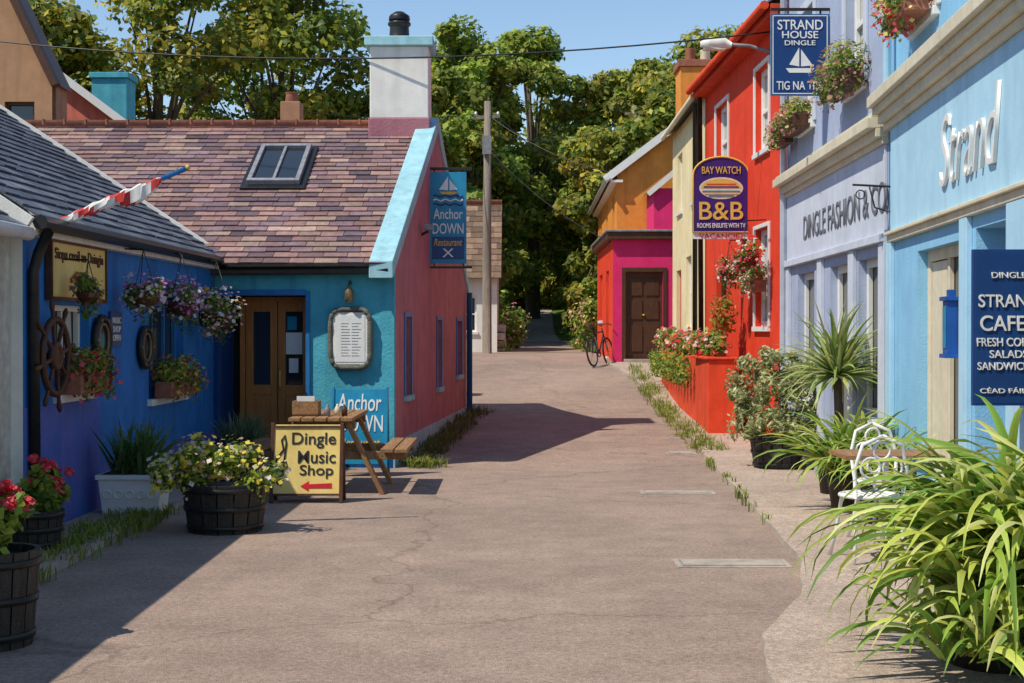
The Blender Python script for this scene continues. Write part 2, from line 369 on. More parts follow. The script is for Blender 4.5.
dense.append(pp[-1])
for i in range(len(dense)-1):
    (x0,y0),(x1,y1)=dense[i],dense[i+1]
    b.face([(x0,y0,gz(y0)+kz),(4.5,y0,gz(y0)+kz),(4.5,y1,gz(y1)+kz),(x1,y1,gz(y1)+kz)],'pave')
    b.face([(x0-.01,y0,gz(y0)-.05),(x0,y0,gz(y0)+kz),(x1,y1,gz(y1)+kz),(x1-.01,y1,gz(y1)-.05)],'concrete')
b.obj('pavement')
b=B()
for y0 in range(2,17):
    b.face([(-5,y0,.05),(-3.1,y0,.05),(-3.1,y0+1,.05),(-5,y0+1,.05)],'pave'); b.face([(-3.1,y0,-.02),(-3.1,y0+1,-.02),(-3.1,y0+1,.05),(-3.1,y0,.05)],'concrete')
b.face([(-5,17,.05),(-3.1,17,.05),(-3.1,17,-.02),(-5,17,-.02)],'concrete')
b.obj('kerb_pavement')
for (x0,x1,y0,y1) in [(1.15,1.95,9.85,10.2),(1.3,2.05,14.25,14.55),(2.0,2.4,18.4,18.8),(2.2,2.45,20.2,20.35)]:
    b=B(); z=gz(y0)+.006; b.box(x0,x1,y0,y1,z-.05,z+.002,'concrete'); b.box(x0+.04,x1-.04,y0+.04,y1-.04,z,z+.006,'lead'); b.box(x0+.05,x1-.05,y0+.05,y1-.05,z,z+.009,'concrete'); b.obj('drain_cover')

# ---------------------------------------------------------------- anchor restaurant (slate cottage)
A=group('slate_roof_cottage')
Ff=Fr((-3.62,17.3),(-1.42,17.0)); Fg=Fr((-1.42,17.0),(-.80,25.0)); LG=Fg.L
b=B()
wall(b,Ff,2.42,[(.05,1.15,.0,2.07,.55)],'teal',kr='navy')
wall(b,Fg,2.42,[(.9,1.4,.82,1.82),(4.0,4.5,.8,1.8),(6.5,7.2,.9,1.8)],'plum',zb=-.5,depth=.12)
P=Fg.P; mid=LG/2
b.face([P(0,2.42),P(LG,2.42),P(mid,4.62)],'plum')
b.face([Ff.P(-6,-.5,-.2),Ff.P(-.0,-.5,-.2),Ff.P(-.0,2.42,-.2),Ff.P(-6,2.42,-.2)],'white')
b.box(-8,-.85,24.95,25.0,-.5,2.42,'plum')
b.fbox(Ff,1.15,Ff.L,-.1,.32,.0,.015,'navy'); 
b.fbox(Fg,-.012,LG,-.1,.3,.0,.02,'paleteal')
b.fbox(Fg,.0,.10,.3,2.42,.0,.012,'teal')
b.obj('walls',A)
b=B(); 
window(b,Fg,.9,1.4,.82,1.82,'blued',1,2,d=.12,sill='paleteal'); window(b,Fg,4.0,4.5,.8,1.8,'blued',1,2,d=.12,sill='paleteal'); window(b,Fg,6.5,7.2,.9,1.8,'blued',1,2,d=.12,sill='paleteal')
for (a_,c_,e_,f_) in [(.9,1.4,.82,1.82),(4.0,4.5,.8,1.8),(6.5,7.2,.9,1.8)]:
    b.fbox(Fg,a_-.06,a_-.002,e_,f_+.06,0,.02,'blued'); b.fbox(Fg,c_+.002,c_+.06,e_,f_+.06,0,.02,'blued'); b.fbox(Fg,a_,c_,f_+.002,f_+.06,0,.02,'blued')
b.obj('windows',A,.004)
b=B(); d=.55
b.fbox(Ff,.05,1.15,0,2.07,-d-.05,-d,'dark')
def leaf_door(u0,u1,o):
    st=.09
    for (a,c,e,f) in [(u0,u0+st,.05,2.0),(u1-st,u1,.05,2.0),(u0+st,u1-st,.05,.25),(u0+st,u1-st,.85,.97),(u0+st,u1-st,1.88,2.0)]:
        b.fbox(Ff,a,c,e,f,o,o+.05,'wood')
    b.fbox(Ff,u0+st,u1-st,.25,.85,o+.01,o+.03,'wood'); b.fbox(Ff,u0+st+.05,u1-st-.05,.3,.8,o+.03,o+.042,'wood')
    b.fbox(Ff,u0+st,u1-st,.97,1.88,o+.012,o+.02,'glass')
b.fbox(Ff,.18,.24,0,2.05,-.5,-.42,'wood'); b.fbox(Ff,1.08,1.15,0,2.05,-.5,-.42,'wood'); b.fbox(Ff,.24,1.08,2.0,2.06,-.5,-.42,'wood')
leaf_door(.25,.65,-.5); leaf_door(.665,1.07,-.49)
b.fbox(Ff,.76,.97,1.35,1.62,-.455,-.45,'paper'); b.fbox(Ff,.78,.9,1.65,1.82,-.455,-.45,'signblue'); b.fbox(Ff,.80,.92,1.12,1.3,-.455,-.45,'paper')
b.tube([Ff.P(.70,.95,-.40),Ff.P(.70,1.15,-.40)],.012,'gold')
b.fbox(Ff,-.0,.07,0,2.15,-.0,.05,'navy'); b.fbox(Ff,1.15,1.2,0,2.12,.0,.03,'blued'); b.fbox(Ff,.07,1.15,2.07,2.14,.0,.03,'blued')
b.fbox(Ff,.05,1.15,-.02,.05,-.5,.12,'concrete')
b.obj('door',A,.004)
b=B(); ye,yr=16.82,21.0; ze,zr=2.40,4.62
xl=-8.2; vec=Vector((0,yr-ye,zr-ze)); Hs=vec.length
slates(b,(xl,ye,ze+.03),(1,0,0),-1.40-xl,vec,Hs,.29,.155,PAL_P)
b.face([(xl,yr,zr+.02),(-1.2,yr,zr+.02),(-.9,25.2,2.35),(xl,25.2,2.35)],'slate',(.2,.15,.15))
b.tube([(xl,yr,zr+.06),(-1.3,yr,zr+.06)],.07,'terra',n=8)
for i in range(22): b.box(xl+.05+i*.31,xl+.075+i*.31,yr-.072,yr+.072,zr+.05,zr+.136,'terra')
b.obj('roof',A)
b=B()
def cop(u0,z0,u1,z1):
    P=Fg.P
    b.hexa([P(u0,z0-.12,.03),P(u0,z0-.12,-.26),P(u1,z1-.12,-.26),P(u1,z1-.12,.03),P(u0,z0+.09,.03),P(u0,z0+.09,-.26),P(u1,z1+.09,-.26),P(u1,z1+.09,.03)],'paleteal')
cop(-.20,2.38,mid,4.70); cop(LG+.2,2.38,mid,4.70)
b.box(-2.08,-1.19,20.6,21.4,4.1,4.72,'plum'); b.box(-2.06,-1.21,20.62,21.38,4.72,5.76,'white')
b.box(-2.13,-1.14,20.55,21.45,5.76,5.90,'paleteal')
b.lathe((-1.66,21,5.9),[(.18,0),(.15,.06),(.14,.22),(.17,.24),(.17,.28),(.1,.3)],'black',16)
b.lathe((-1.66,21,6.18),[(.11,0),(.16,.03),(.15,.10),(.06,.16)],'iron',12)
b.box(-4.1,-3.75,25.2,25.6,3,5.7,'tan'); b.lathe((-3.93,25.4,5.7),[(.12,0),(.1,.15),(.12,.18)],'terra',12)
b.obj('chimney',A,.012)
b=B()
b.tube([Ff.P(.0,2.36,.16),Ff.P(2.2,2.36,.16)],.05,'black'); b.fbox(Ff,.0,2.22,2.36,2.44,.0,.12,'white')
b.tube([Fg.P(LG-.25,2.3,.08),Fg.P(LG-.25,-.1,.08)],.05,'blued')
b.obj('gutter',A)
b=B(); Fs_u=Vector((1,0,0)); Vn=vec.normalized(); Nn=Fs_u.cross(Vn)
def RP(x,t,o): return Vector((x,ye,ze+.03))+Vn*t+Nn*o
def rbox(x0,x1,t0,t1,o0,o1,k): b.hexa([RP(x0,t0,o0),RP(x1,t0,o0),RP(x1,t1,o0),RP(x0,t1,o0),RP(x0,t0,o1),RP(x1,t0,o1),RP(x1,t1,o1),RP(x0,t1,o1)],k)
x0,x1,t0,t1=-3.52,-2.82,2.35,3.72
rbox(x0-.08,x1+.08,t0-.10,t1+.10,.0,.05,'iron'); 
rbox(x0,x0+.06,t0,t1,.05,.12,'lead'); rbox(x1-.06,x1,t0,t1,.05,.12,'lead'); rbox(x0+.06,x1-.06,t0,t0+.08,.05,.12,'lead'); rbox(x0+.06,x1-.06,t1-.08,t1,.05,.12,'lead')
rbox((x0+x1)/2-.02,(x0+x1)/2+.02,t0+.08,t1-.08,.06,.11,'lead'); rbox(x0+.06,x1-.06,t0+.08,t1-.08,.05,.075,'glass')
b.obj('skylight',A,.006)
Mn=group('menu_board'); b=B()
b.fbox(Ff,1.50,1.92,1.24,1.86,.01,.07,'white')
b.fbox(Ff,1.53,1.89,1.27,1.83,.07,.075,'paper')
for zz in np.arange(1.34,1.74,.035): b.fbox(Ff,1.60,1.60+R(.08,.12),zz,zz+.006,.075,.077,'letter'); b.fbox(Ff,1.73,1.73+R(.07,.12),zz,zz+.006,.075,.077,'letter')
pts=[]; 
for i in range(48):
    t=2*math.pi*i/48; e=.45
    cx=math.copysign(abs(math.cos(t))**e,math.cos(t)); cz=math.copysign(abs(math.sin(t))**e,math.sin(t)); pts.append(Ff.P(1.71+.245*cx,1.55+.35*cz,.06+.01*math.sin(i*2)))
b.tube(pts,.033,'rope',closed=True); b.obj('frame',Mn)
b=B(); b.lathe(tuple(Ff.P(1.71,1.98,.12)),[(.03,0),(.055,.03),(.055,.13),(.02,.19),(.01,.22)],'brass',10); b.tube([Ff.P(1.71,2.2,.12),Ff.P(1.71,2.24,.06),Ff.P(1.71,2.2,.0)],.01,'brass'); b.obj('wall_lantern')
b=B(); b.tube([Fg.P(2.4,2.95,.0),Fg.P(2.4,3.0,.1)],.02,'iron'); b.box(-1.18,-1.06,19.1,19.3,3.0,3.07,'lead'); b.obj('floodlight')
S=group('hanging_sign'); b=B(); FS=Fr((-1.17,20.3),(-.66,20.3))
b.fbox(FS,0,.52,2.60,3.90,-.03,.03,'signblue'); b.fbox(FS,.03,.49,2.66,2.98,.03,.034,'signnavy')
# painted seascape: rounded waves and sail
for (zz,k_) in ((3.44,'signnavy'),(3.50,'whitep'),(3.56,'signnavy')):
    b.tube([FS.P(.05+.42*i/12,zz+.015*math.sin(i*1.6),.036) for i in range(13)],.012,k_,n=6)
b.face([FS.P(.14,3.62,.036),FS.P(.40,3.62,.036),FS.P(.36,3.58,.036),FS.P(.18,3.58,.036)],'gold'); b.face([FS.P(.26,3.64,.036),FS.P(.26,3.84,.036),FS.P(.13,3.65,.036)],'whitep'); b.face([FS.P(.28,3.64,.036),FS.P(.39,3.65,.036),FS.P(.28,3.80,.036)],'whitep')
b.fbox(FS,-.1,.6,3.93,3.97,-.02,.02,'iron'); b.fbox(FS,-.1,.6,2.53,2.56,-.02,.02,'iron')
for q in (.05,.47): b.fbox(FS,q,q+.02,3.89,3.94,-.01,.01,'iron'); b.fbox(FS,q,q+.02,2.55,2.61,-.01,.01,'iron')
b.obj('panel',S,.004); text('Anchor\nDOWN',FS,.26,3.20,.036,.44,.36,'whitep',S); text('Restaurant',FS,.26,2.90,.036,.40,.10,'gold',S,.25); text('X',FS,.26,2.75,.036,.16,.12,'whitep',S)

# ---------------------------------------------------------------- blue music shop
A=group('blue_shop'); Fb=Fr((-3.75,10.9),(-3.62,17.28)); b=B()
ops=[(.72,1.6,1.12,1.86),(3.5,4.9,.95,1.95)]
wall(b,Fb,2.55,ops,'blue'); b.fbox(Fb,0,Fb.L,-.2,.45,0,.012,'purple'); b.fbox(Fb,0,1.9,.45,1.05,0,.01,'purple')
b.face([Fb.P(0,-.5),Fb.P(0,2.55),Fb.P(0,4.8,-3.3),Fb.P(0,2.3,-6.6),Fb.P(0,-.5,-6.6)],'white')
b.face([Fb.P(Fb.L,-.5),Fb.P(Fb.L,2.55),Fb.P(Fb.L,4.65,-3.2),Fb.P(Fb.L,2.3,-6.6),Fb.P(Fb.L,-.5,-6.6)],'white')
b.obj('walls',A)
b=B(); window(b,Fb,*ops[0],'white',2,1,cur=1); window(b,Fb,*ops[1],'blued',3,1)
b.obj('windows',A,.004)
b=B()
slates(b,(-3.60,10.86,2.50),(0.02,1,0),6.5,(-3.2,0,2.12),3.85,.30,.17,PAL_G)
b.face([(-6.8,10.8,4.62),(-6.8,17.3,4.62),(-10,17.3,2.5),(-10,10.8,2.5)],'slate',(.15,.15,.18))
b.tube([(-6.8,10.8,4.66),(-6.68,17.36,4.66)],.07,'lead')
b.obj('roof',A)
b=B(); b.beam((-3.44,17.36,2.50),(-6.7,17.36,4.66),.10,.07,'white'); b.beam((-3.46,17.42,2.40),(-6.7,17.42,4.56),.03,.16,'white')
b.tube([(-3.58,10.8,2.47),(-3.47,17.3,2.47)],.06,'black'); b.fbox(Fb,0,Fb.L,2.38,2.5,0,.1,'white')
b.tube([(-3.58,11.0,2.42),(-3.66,11.0,2.25),(-3.70,11.0,2.1),(-3.69,11.0,.1)],.045,'iron')
b.obj('gutter',A)
A=group('whitewashed_cottage'); b=B(); Fn=Fr((-3.84,1.0),(-3.84,10.88)); wall(b,Fn,2.4,[(2,3,.9,1.9),(5,6,0,2.0)],'stone')
b.obj('walls',A); b=B(); window(b,Fn,2,3,.9,1.9); window(b,Fn,5,6,0,2.0,'wood',1,1,sill=None); b.obj('windows',A)
b=B(); slates(b,(-3.68,1,2.42),(0,1,0),9.8,(-3.2,0,2.1),3.8,.3,.17,PAL_G); b.face([(-6.8,1,4.6),(-6.8,10.8,4.6),(-10,10.8,2.5),(-10,1,2.5)],'slate',(.15,.15,.18))
b.tube([(-3.65,1,2.38),(-3.65,10.75,2.38)],.055,'whitep'); b.beam((-3.65,10.78,2.46),(-6.8,10.78,4.58),.06,.1,'white'); b.face([(-3.84,1,-.5),(-3.84,1,2.45),(-6.8,1,4.6),(-10,1,2.4),(-10,1,-.5)],'stone'); b.obj('roof',A)
S=group('shop_fascia_sign'); b=B(); b.fbox(Fb,.5,1.9,1.92,2.36,.01,.05,'yellow'); 
for (a,c,e,f) in [(.47,1.93,2.36,2.39),(.47,1.93,1.89,1.92),(.47,.5,1.92,2.36),(1.9,1.93,1.92,2.36)]: b.fbox(Fb,a,c,e,f,.01,.065,'darkwood')
b.obj('panel',S); text('Siopa ceoil an Daingin',Fb,1.2,2.26,.055,1.25,.12,'darkwood',S); b=B()
b.tube([Fb.P(.95,2.06,.055),Fb.P(1.1,2.10,.06),Fb.P(1.35,2.04,.06),Fb.P(1.6,2.10,.055)],[.02,.045,.05,.015],'wood'); b.tube([Fb.P(1.0,1.98,.055),Fb.P(1.3,2.13,.06),Fb.P(1.75,1.99,.055)],.012,'signblue')
b.obj('emblem',S)
b=B(); c=Fb.P(.45,1.44,.10); u=Fb.u; z=Vector((0,0,1))
b.ring(c,u,z,.30,.028,'darkwood'); b.ring(c,u,z,.09,.035,'darkwood',20); b.disc(c+Fb.n*.02,u,z,.09,'darkwood')
for i in range(8):
    t=math.pi/4*i+.2; d=u*math.cos(t)+z*math.sin(t); b.tube([c+d*.08,c+d*.2,c+d*.30,c+d*.36,c+d*.42,c+d*.46],[.014,.02,.016,.016,.024,.012],'darkwood')
b.tube([c,c-Fb.n*.1],.03,'iron'); b.obj('ship_wheel')
def porthole(u_,z_,r):
    b=B(); c=Fb.P(u_,z_,.04); b.ring(c,Fb.u,z,r,.035,'iron'); b.ring(c+Fb.n*.01,Fb.u,z,r*.72,.015,'brass'); b.disc(c+Fb.n*.0,Fb.u,z,r*.95,'glass')
    for i in range(6):
        t=i*math.pi/3; b.ring(c+Fb.n*.03+(Fb.u*math.cos(t)+z*math.sin(t))*r,Fb.u,z,.012,.008,'brass',8,6)
    b.obj('porthole')
porthole(1.85,1.56,.20); porthole(3.25,1.48,.19)
S=group('poster'); b=B(); b.fbox(Fb,2.15,2.5,1.5,1.82,.005,.025,'signnavy'); b.obj('board',S); text('MUSIC\nSHOP\nOPEN',Fb,2.33,1.66,.027,.26,.22,'whitep',S)
S=group('flag'); b=B(); p0=Fb.P(.45,2.50,.1); p1=Vector((-2.62,11.5,2.96))
b.tube([p0,p1],.014,'whitep'); b.tube([p0.lerp(p1,.8),p0.lerp(p1,.99)],.02,'blued')
b.lathe(tuple(p1),[(.01,-.02),(.025,0),(.01,.025)],'gold',8); b.obj('pole',S)
b=B(); nn_=60; ax=(p1-p0).normalized(); sx_=ax.cross(Vector((0,0,1))).normalized()
for i in range(nn_):
    def sec(i):
        t=.02+.78*i/nn_; c=p0.lerp(p1,t); w=.02+.02*math.sin(math.pi*min(1,t*1.3))+.006*math.sin(i*.7); dr=(.02+.07*max(0,math.sin(math.pi*(t-.45)/.35)) if t>.45 else .02)
        return [c+sx_*w*math.cos(a)+Vector((0,0,1))*(w*math.sin(a)-(dr if math.sin(a)<0 else 0)) for a in [j*math.pi/4+t*6 for j in range(8)]]
    s0,s1=sec(i),sec(i+1)
    for j in range(8):
        k2=(j+1)%8; b.face([s0[j],s0[k2],s1[k2],s1[j]],'cloth' if (i//3+j)%5<2 else 'clothw',sm=True)
b.obj('cloth',S)

# ---------------------------------------------------------------- flowers on the blue wall
def basket(pos,r,n,fcols,name='hanging_basket',size=.05):
    g_=group(name); b=B(); x,y,zc=pos
    b.lathe((x,y,zc-r*.75),[(r*.25,0),(r*.6,.1*r),(r*.75,r*.5),(r*.78,r*.6)],'darkwood',14)
    for i in range(3):
        t=i*2.1; b.tube([(x+r*.7*math.cos(t),y+r*.7*math.sin(t),zc-.1),(x,y,zc+r*1.9)],.004,'iron',n=4)
    b.tube([(x,y,zc+r*1.9),(-3.7 if x<0 else 3.5,y,zc+r*1.95)],.008,'iron',n=5)
    b.obj('pot',g_)
    f=Fol(); 
    for i in range(7):
        a=R(0,6.28); c=(x+r*.5*math.cos(a),y+r*.5*math.sin(a),zc+R(-.5,.6)*r); q=r*R(.4,.65); f.leaves(c,(q,q,q),n//7,size,G1+GY,shell=.2); f.flowers(c,(q,q,q),n//18,size*.9,fcols)
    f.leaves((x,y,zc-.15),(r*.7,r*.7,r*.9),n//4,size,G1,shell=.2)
    f.flowers((x,y,zc),(r*.95,r*.95,r*.95),n//7,size*.9,fcols); f.build('flowers',g_); return g_
WP=[(.8,.78,.75),(.75,.25,.45),(.8,.7,.75)]; RP_=[(.75,.04,.05),(.8,.12,.16)]; YW=[(.85,.70,.08),(.85,.80,.40),(.75,.5,.5)]; PU=[(.25,.05,.35),(.6,.1,.35),(.7,.65,.7)]
b0=Fb.P
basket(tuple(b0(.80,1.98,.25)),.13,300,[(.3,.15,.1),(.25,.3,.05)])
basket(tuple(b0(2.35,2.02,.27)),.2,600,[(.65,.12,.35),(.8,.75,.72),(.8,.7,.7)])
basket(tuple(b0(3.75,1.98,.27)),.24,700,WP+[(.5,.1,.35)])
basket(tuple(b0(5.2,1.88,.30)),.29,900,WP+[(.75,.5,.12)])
def windowbox(F,u0,u1,z_,fcols,o=.12,n=500,name='window_box',kb='terra',h=.16,r=.16):
    g_=group(name); b=B(); b.fbox(F,u0,u1,z_-h,z_,o-.09,o+.09,kb); b.obj('box',g_,.01); f=Fol()
    L=u1-u0; k=max(2,int(L/.22))
    for i in range(k):
        c=F.P(u0+L*(i+.5)/k,z_+.06+R(-.02,.05),o); f.leaves(c,(r,r,r*R(.8,1.3)),n//k,.055,G1+GY,shell=.3); f.flowers(c,(r,r,r),n//k//3,.045,fcols)
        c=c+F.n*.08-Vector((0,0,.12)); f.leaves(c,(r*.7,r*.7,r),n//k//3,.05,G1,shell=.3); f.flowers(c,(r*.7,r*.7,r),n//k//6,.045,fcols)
    f.build('flowers',g_)
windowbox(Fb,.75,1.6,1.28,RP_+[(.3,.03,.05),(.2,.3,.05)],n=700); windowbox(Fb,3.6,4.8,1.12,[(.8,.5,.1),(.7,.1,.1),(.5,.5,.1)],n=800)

# ---------------------------------------------------------------- planters left
def barrel(name,x,y,r,h,fol,zb=None):
    g_=group(name); zb=gz(y) if zb is None else zb; b=B(); ns=16
    for i in range(ns):
        a0=2*math.pi*i/ns+.02; a1=2*math.pi*(i+1)/ns-.02
        def q(a,rr,zz): return (x+rr*math.cos(a),y+rr*math.sin(a),zb+zz)
        ra=r*.83; 
        b.hexa([q(a0,ra-.03,0),q(a0,ra,0),q(a1,ra,0),q(a1,ra-.03,0),q(a0,r-.03,h),q(a0,r,h),q(a1,r,h),q(a1,r-.03,h)],'barrel')
    for t in (.12,.5,.88):
        rr=r*(.83+.17*t)+.002; b.lathe((x,y,zb+h*t-.02),[(rr,0),(rr+.006,.002),(rr+.01,.036),(rr+.004,.04)],'iron',32)
    b.lathe((x,y,zb),[(r*.82-.03,.02),(r*.95-.03,h*.9)],'soil',20)
    b.obj('tub',g_); f=Fol(); fol(f,x,y,zb+h); f.build('plants',g_); return g_
def f_main(f,x,y,z_):
    for i in range(34):
        a=R(0,6.28); q=R(0,.46); c=(x-.16+q*math.cos(a)*1.3,y+q*math.sin(a),z_+R(-.02,.28)*(1-.5*q)); r=R(.07,.15)
        f.leaves(c,(r,r,r*.8),100,.055,GY+G1,shell=.2); f.flowers(c,(r,r,r),48,.042,YW+[(.85,.70,.08)]*3+[(.8,.75,.7)])
    f.leaves((x+.25,y-.15,z_-.02),(.14,.12,.16),200,.05,GY,shell=.2)
barrel('barrel_planter',-2.36,11.7,.36,.40,f_main)
def f_red(f,x,y,z_):
    for i in range(12):
        a=R(0,6.28);q=R(0,.2); c=(x+q*math.cos(a),y+q*math.sin(a),z_+R(.02,.25)); r=R(.07,.13); f.leaves(c,(r,r,r),100,.07,G1+GY,shell=.2,asp=.8)
        for k in range(2):
            d=(c[0]+R(-.08,.08),c[1]+R(-.08,.08),c[2]+R(.04,.14)); f.leaves(d,(.04,.04,.03),26,.035,RP_,asp=.9,shell=.4,up=.8)
barrel('barrel_planter',-2.73,7.45,.25,.50,f_red)
barrel('flower_pot',-3.50,10.45,.2,.28,f_red,.05)
g_=group('white_planter'); b=B(); x0,x1,y0,y1=-3.60,-3.05,12.35,12.7; zb=.05
b.hexa([(x0+.03,y0+.03,zb),(x1-.03,y0+.03,zb),(x1-.03,y1,zb),(x0+.03,y1,zb),(x0,y0,zb+.30),(x1,y0,zb+.30),(x1,y1,zb+.30),(x0,y1,zb+.30)],'whitep')
b.box(x0-.02,x1+.02,y0-.02,y1+.02,zb+.30,zb+.34,'whitep')
for i in range(5):
    c=Vector((x0+.08+i*.098,y0+.0,zb+.17)); b.ring(c,(1,0,0),(0,0,1),.035,.008,'whitep',12,6)
b.box(x0+.03,x1-.03,y0+.03,y1-.03,zb+.32,zb+.35,'soil'); b.obj('box',g_,.01)
f=Fol(); f.blades((-3.32,12.5,zb+.34),150,(.3,.55),.03,[(.08,.16,.04),(.12,.2,.06),(.16,.26,.08)],el=(45,88),droop=(5,40),spread=.16,seg=4)
f.leaves((-3.32,12.5,zb+.45),(.24,.16,.14),400,.06,G1,shell=.2); f.build('plant',g_)
g_=group('potted_shrub'); b=B(); b.lathe((-3.05,16.2,.0),[(.13,0),(.2,.26),(.22,.28),(.22,.3)],'terra',18); b.obj('pot',g_); f=Fol()
f.blades((-3.05,16.2,.3),240,(.25,.5),.02,[(.18,.25,.13),(.12,.19,.09),(.22,.28,.16)],el=(30,88),droop=(5,40),spread=.16,seg=3); f.build('plant',g_)

# ---------------------------------------------------------------- picnic table
g_=group('picnic_table'); b=B(); cx=-1.90; ya,yb=14.1,15.6
for i in range(5):
    x=cx-.32+i*.13; b.box(x,x+.118,ya+R(-.015,.015),yb,.74,.78,'palewood')
for s_ in (-1,1):
    for j in range(2):
        x=cx+s_*(.66+.14*j)-.065; b.box(x,x+.125,ya+R(-.01,.01),yb,.43,.47,'palewood')
for y in (ya+.22,yb-.28):
    b.box(cx-.32,cx+.32,y,y+.045,.655,.738,'oldwood'); b.box(cx-.84,cx+.84,y,y+.045,.345,.428,'oldwood')
    for s_ in (-1,1): b.beam((cx+s_*.24,y-.024,.737),(cx+s_*.60,y-.024,0),.045,.12,'palewood',(0,1,0))
b.obj('frame',g_,.006)
b=B(); b.box(cx-.32,cx-.06,14.35,14.6,.782,.80,'darkwood')
for (a,c,e,f_) in [(cx-.32,cx-.06,14.35,14.365),(cx-.32,cx-.06,14.585,14.6),(cx-.32,cx-.305,14.365,14.585),(cx-.075,cx-.06,14.365,14.585)]: b.box(a,c,e,f_,.80,.93,'palewood')
b.box(cx-.28,cx-.10,14.40,14.42,.80,.98,'paper'); b.box(cx-.26,cx-.12,14.46,14.48,.80,.96,'paper')
b.obj('wooden_box')
for (x,y,k) in [(cx+.03,14.4,'lead'),(cx+.12,14.5,'creamp'),(cx+.2,14.42,'darkwood')]:
    b=B(); b.lathe((x,y,.782),[(.03,0),(.032,.06),(.024,.08),(.012,.10),(.012,.115)],k,12); b.obj('bottle')
def aboard(name,x0,x1,y,z0,h,k,lean=.18,kf='darkwood',fw=.035):
    g_=group(name); b=B(); th=.025
    for s_,yy in ((1,y),(-1,y+2*lean)):
        b.hexa([(x0,yy,z0),(x1,yy,z0),(x1,yy+th,z0),(x0,yy+th,z0),(x0,yy+s_*lean,h),(x1,yy+s_*lean,h),(x1,yy+s_*lean+th,h),(x0,yy+s_*lean+th,h)],k)
    for (a,c) in ((x0-.015,x0-.015+fw),(x1+.015-fw,x1+.015)):
        for s_,yy in ((1,y),(-1,y+2*lean)):
            zl=-lean*z0/(h-z0)*s_
            b.hexa([(a,yy+zl-.01,0),(c,yy+zl-.01,0),(c,yy+zl+th+.01,0),(a,yy+zl+th+.01,0),(a,yy+s_*lean-.01,h+.02),(c,yy+s_*lean-.01,h+.02),(c,yy+s_*lean+th+.01,h+.02),(a,yy+s_*lean+th+.01,h+.02)],kf)
    b.obj('boards',g_,.004)
    F=Fr((x0,y),(x1,y)); sl=math.atan2(lean,h-z0); F.z=Vector((0,math.sin(sl),math.cos(sl))); F.p=Vector((x0,y,z0)); F.n=Vector((0,-math.cos(sl),math.sin(sl)))
    return g_,F
def tilt_text(body,F,u,v,w,h,k,par,shear=0,o=.004):
    ob=text(body,Fr((0,0),(1,0)),0,0,0,w,h,k,par,shear,.003); 
    m=Matrix(((F.u.x,-F.n.x,F.z.x,0),(F.u.y,-F.n.y,F.z.y,0),(F.u.z,-F.n.z,F.z.z,0),(0,0,0,1))); m.translation=F.P(u,v,o); ob.data.transform(m)
    return ob
g_,F=aboard('music_shop_sign',-2.30,-1.63,13.55,.07,.74,'yellow',.12)
tilt_text('Dingle',F,.40,.53,.42,.15,'black',g_); tilt_text('Music',F,.43,.37,.36,.12,'black',g_); tilt_text('Shop',F,.43,.23,.32,.13,'black',g_)
b=B(); cl=[(.10,.12),(.07,.10),(.05,.13),(.07,.17),(.11,.2),(.12,.35),(.135,.5),(.12,.58),(.09,.53),(.11,.44),(.05,.36),(.04,.28),(.09,.23),(.15,.28),(.13,.34),(.08,.30)]
b.tube([F.P(u_,v_,.004) for u_,v_ in cl],.009,'black',n=6)
b.face([F.P(.28,.09,.004),F.P(.36,.14,.004),F.P(.36,.11,.004),F.P(.58,.12,.004),F.P(.58,.07,.004),F.P(.36,.07,.004),F.P(.36,.04,.004)],'redp')
for (a,c,e,f_) in [(.0,.67,.0,.02),(.0,.67,.65,.67)]: b.hexa([F.P(a,e,0),F.P(c,e,0),F.P(c,e,.012),F.P(a,e,.012),F.P(a,f_,0),F.P(c,f_,0),F.P(c,f_,.012),F.P(a,f_,.012)],'darkwood')
b.obj('emblem',g_)
g_,F=aboard('restaurant_board',-2.03,-1.42,16.0,.14,.98,'signblue',.15,'signblue',.03)
tilt_text('Anchor',F,.30,.70,.50,.20,'whitep',g_,.1); tilt_text('DOWN',F,.32,.46,.50,.19,'whitep',g_); tilt_text('Restaurant',F,.32,.24,.44,.12,'gold',g_,.2)

# ---------------------------------------------------------------- right: light blue cafe
A=group('light_blue_cafe'); Fc=Fr((3.45,13.0),(2.81,5.0)); cu=lambda D:(13.0-D)*Fc.L/8.0
b=B(); W1=(cu(11.75),cu(10.3),.45,2.3); W2=(cu(9.8),cu(9.0),.05,2.35,.4); W3=(cu(8.3),cu(6.8),.45,2.3); U1=(cu(11.9),cu(11.0),4.15,5.5); U2=(cu(8.9),cu(8.0),4.15,5.5)
wall(b,Fc,6.4,[W1,W2,W3,U1,U2],'sky_blue'); b.face([Fc.P(0,-.5),Fc.P(0,6.4),Fc.P(0,6.4,-6),Fc.P(0,-.5,-6)],'sky_blue')
b.face([Fc.P(0,6.4,.2),Fc.P(Fc.L,6.4,.2),Fc.P(Fc.L,8.6,-3.5),Fc.P(0,8.6,-3.5)],'slate',(.2,.2,.24)); b.face([Fc.P(0,6.4,-7),Fc.P(Fc.L,6.4,-7),Fc.P(Fc.L,8.6,-3.5),Fc.P(0,8.6,-3.5)],'slate',(.2,.2,.24))
b.face([Fc.P(Fc.L,-.5),Fc.P(Fc.L,6.4),Fc.P(Fc.L,6.4,-6),Fc.P(Fc.L,-.5,-6)],'sky_blue'); b.face([Fc.P(0,6.4,0),Fc.P(0,8.6,-3.5),Fc.P(0,6.4,-7)],'sky_blue')
b.obj('walls',A)
b=B(); window(b,Fc,*W1,'creamp',2,1,.09,sill='creamp'); window(b,Fc,*W3,'creamp',2,1,.09,sill='creamp'); window(b,Fc,*U1,'whitep',2,2,cur=1); window(b,Fc,*U2,'whitep',2,2,cur=1)
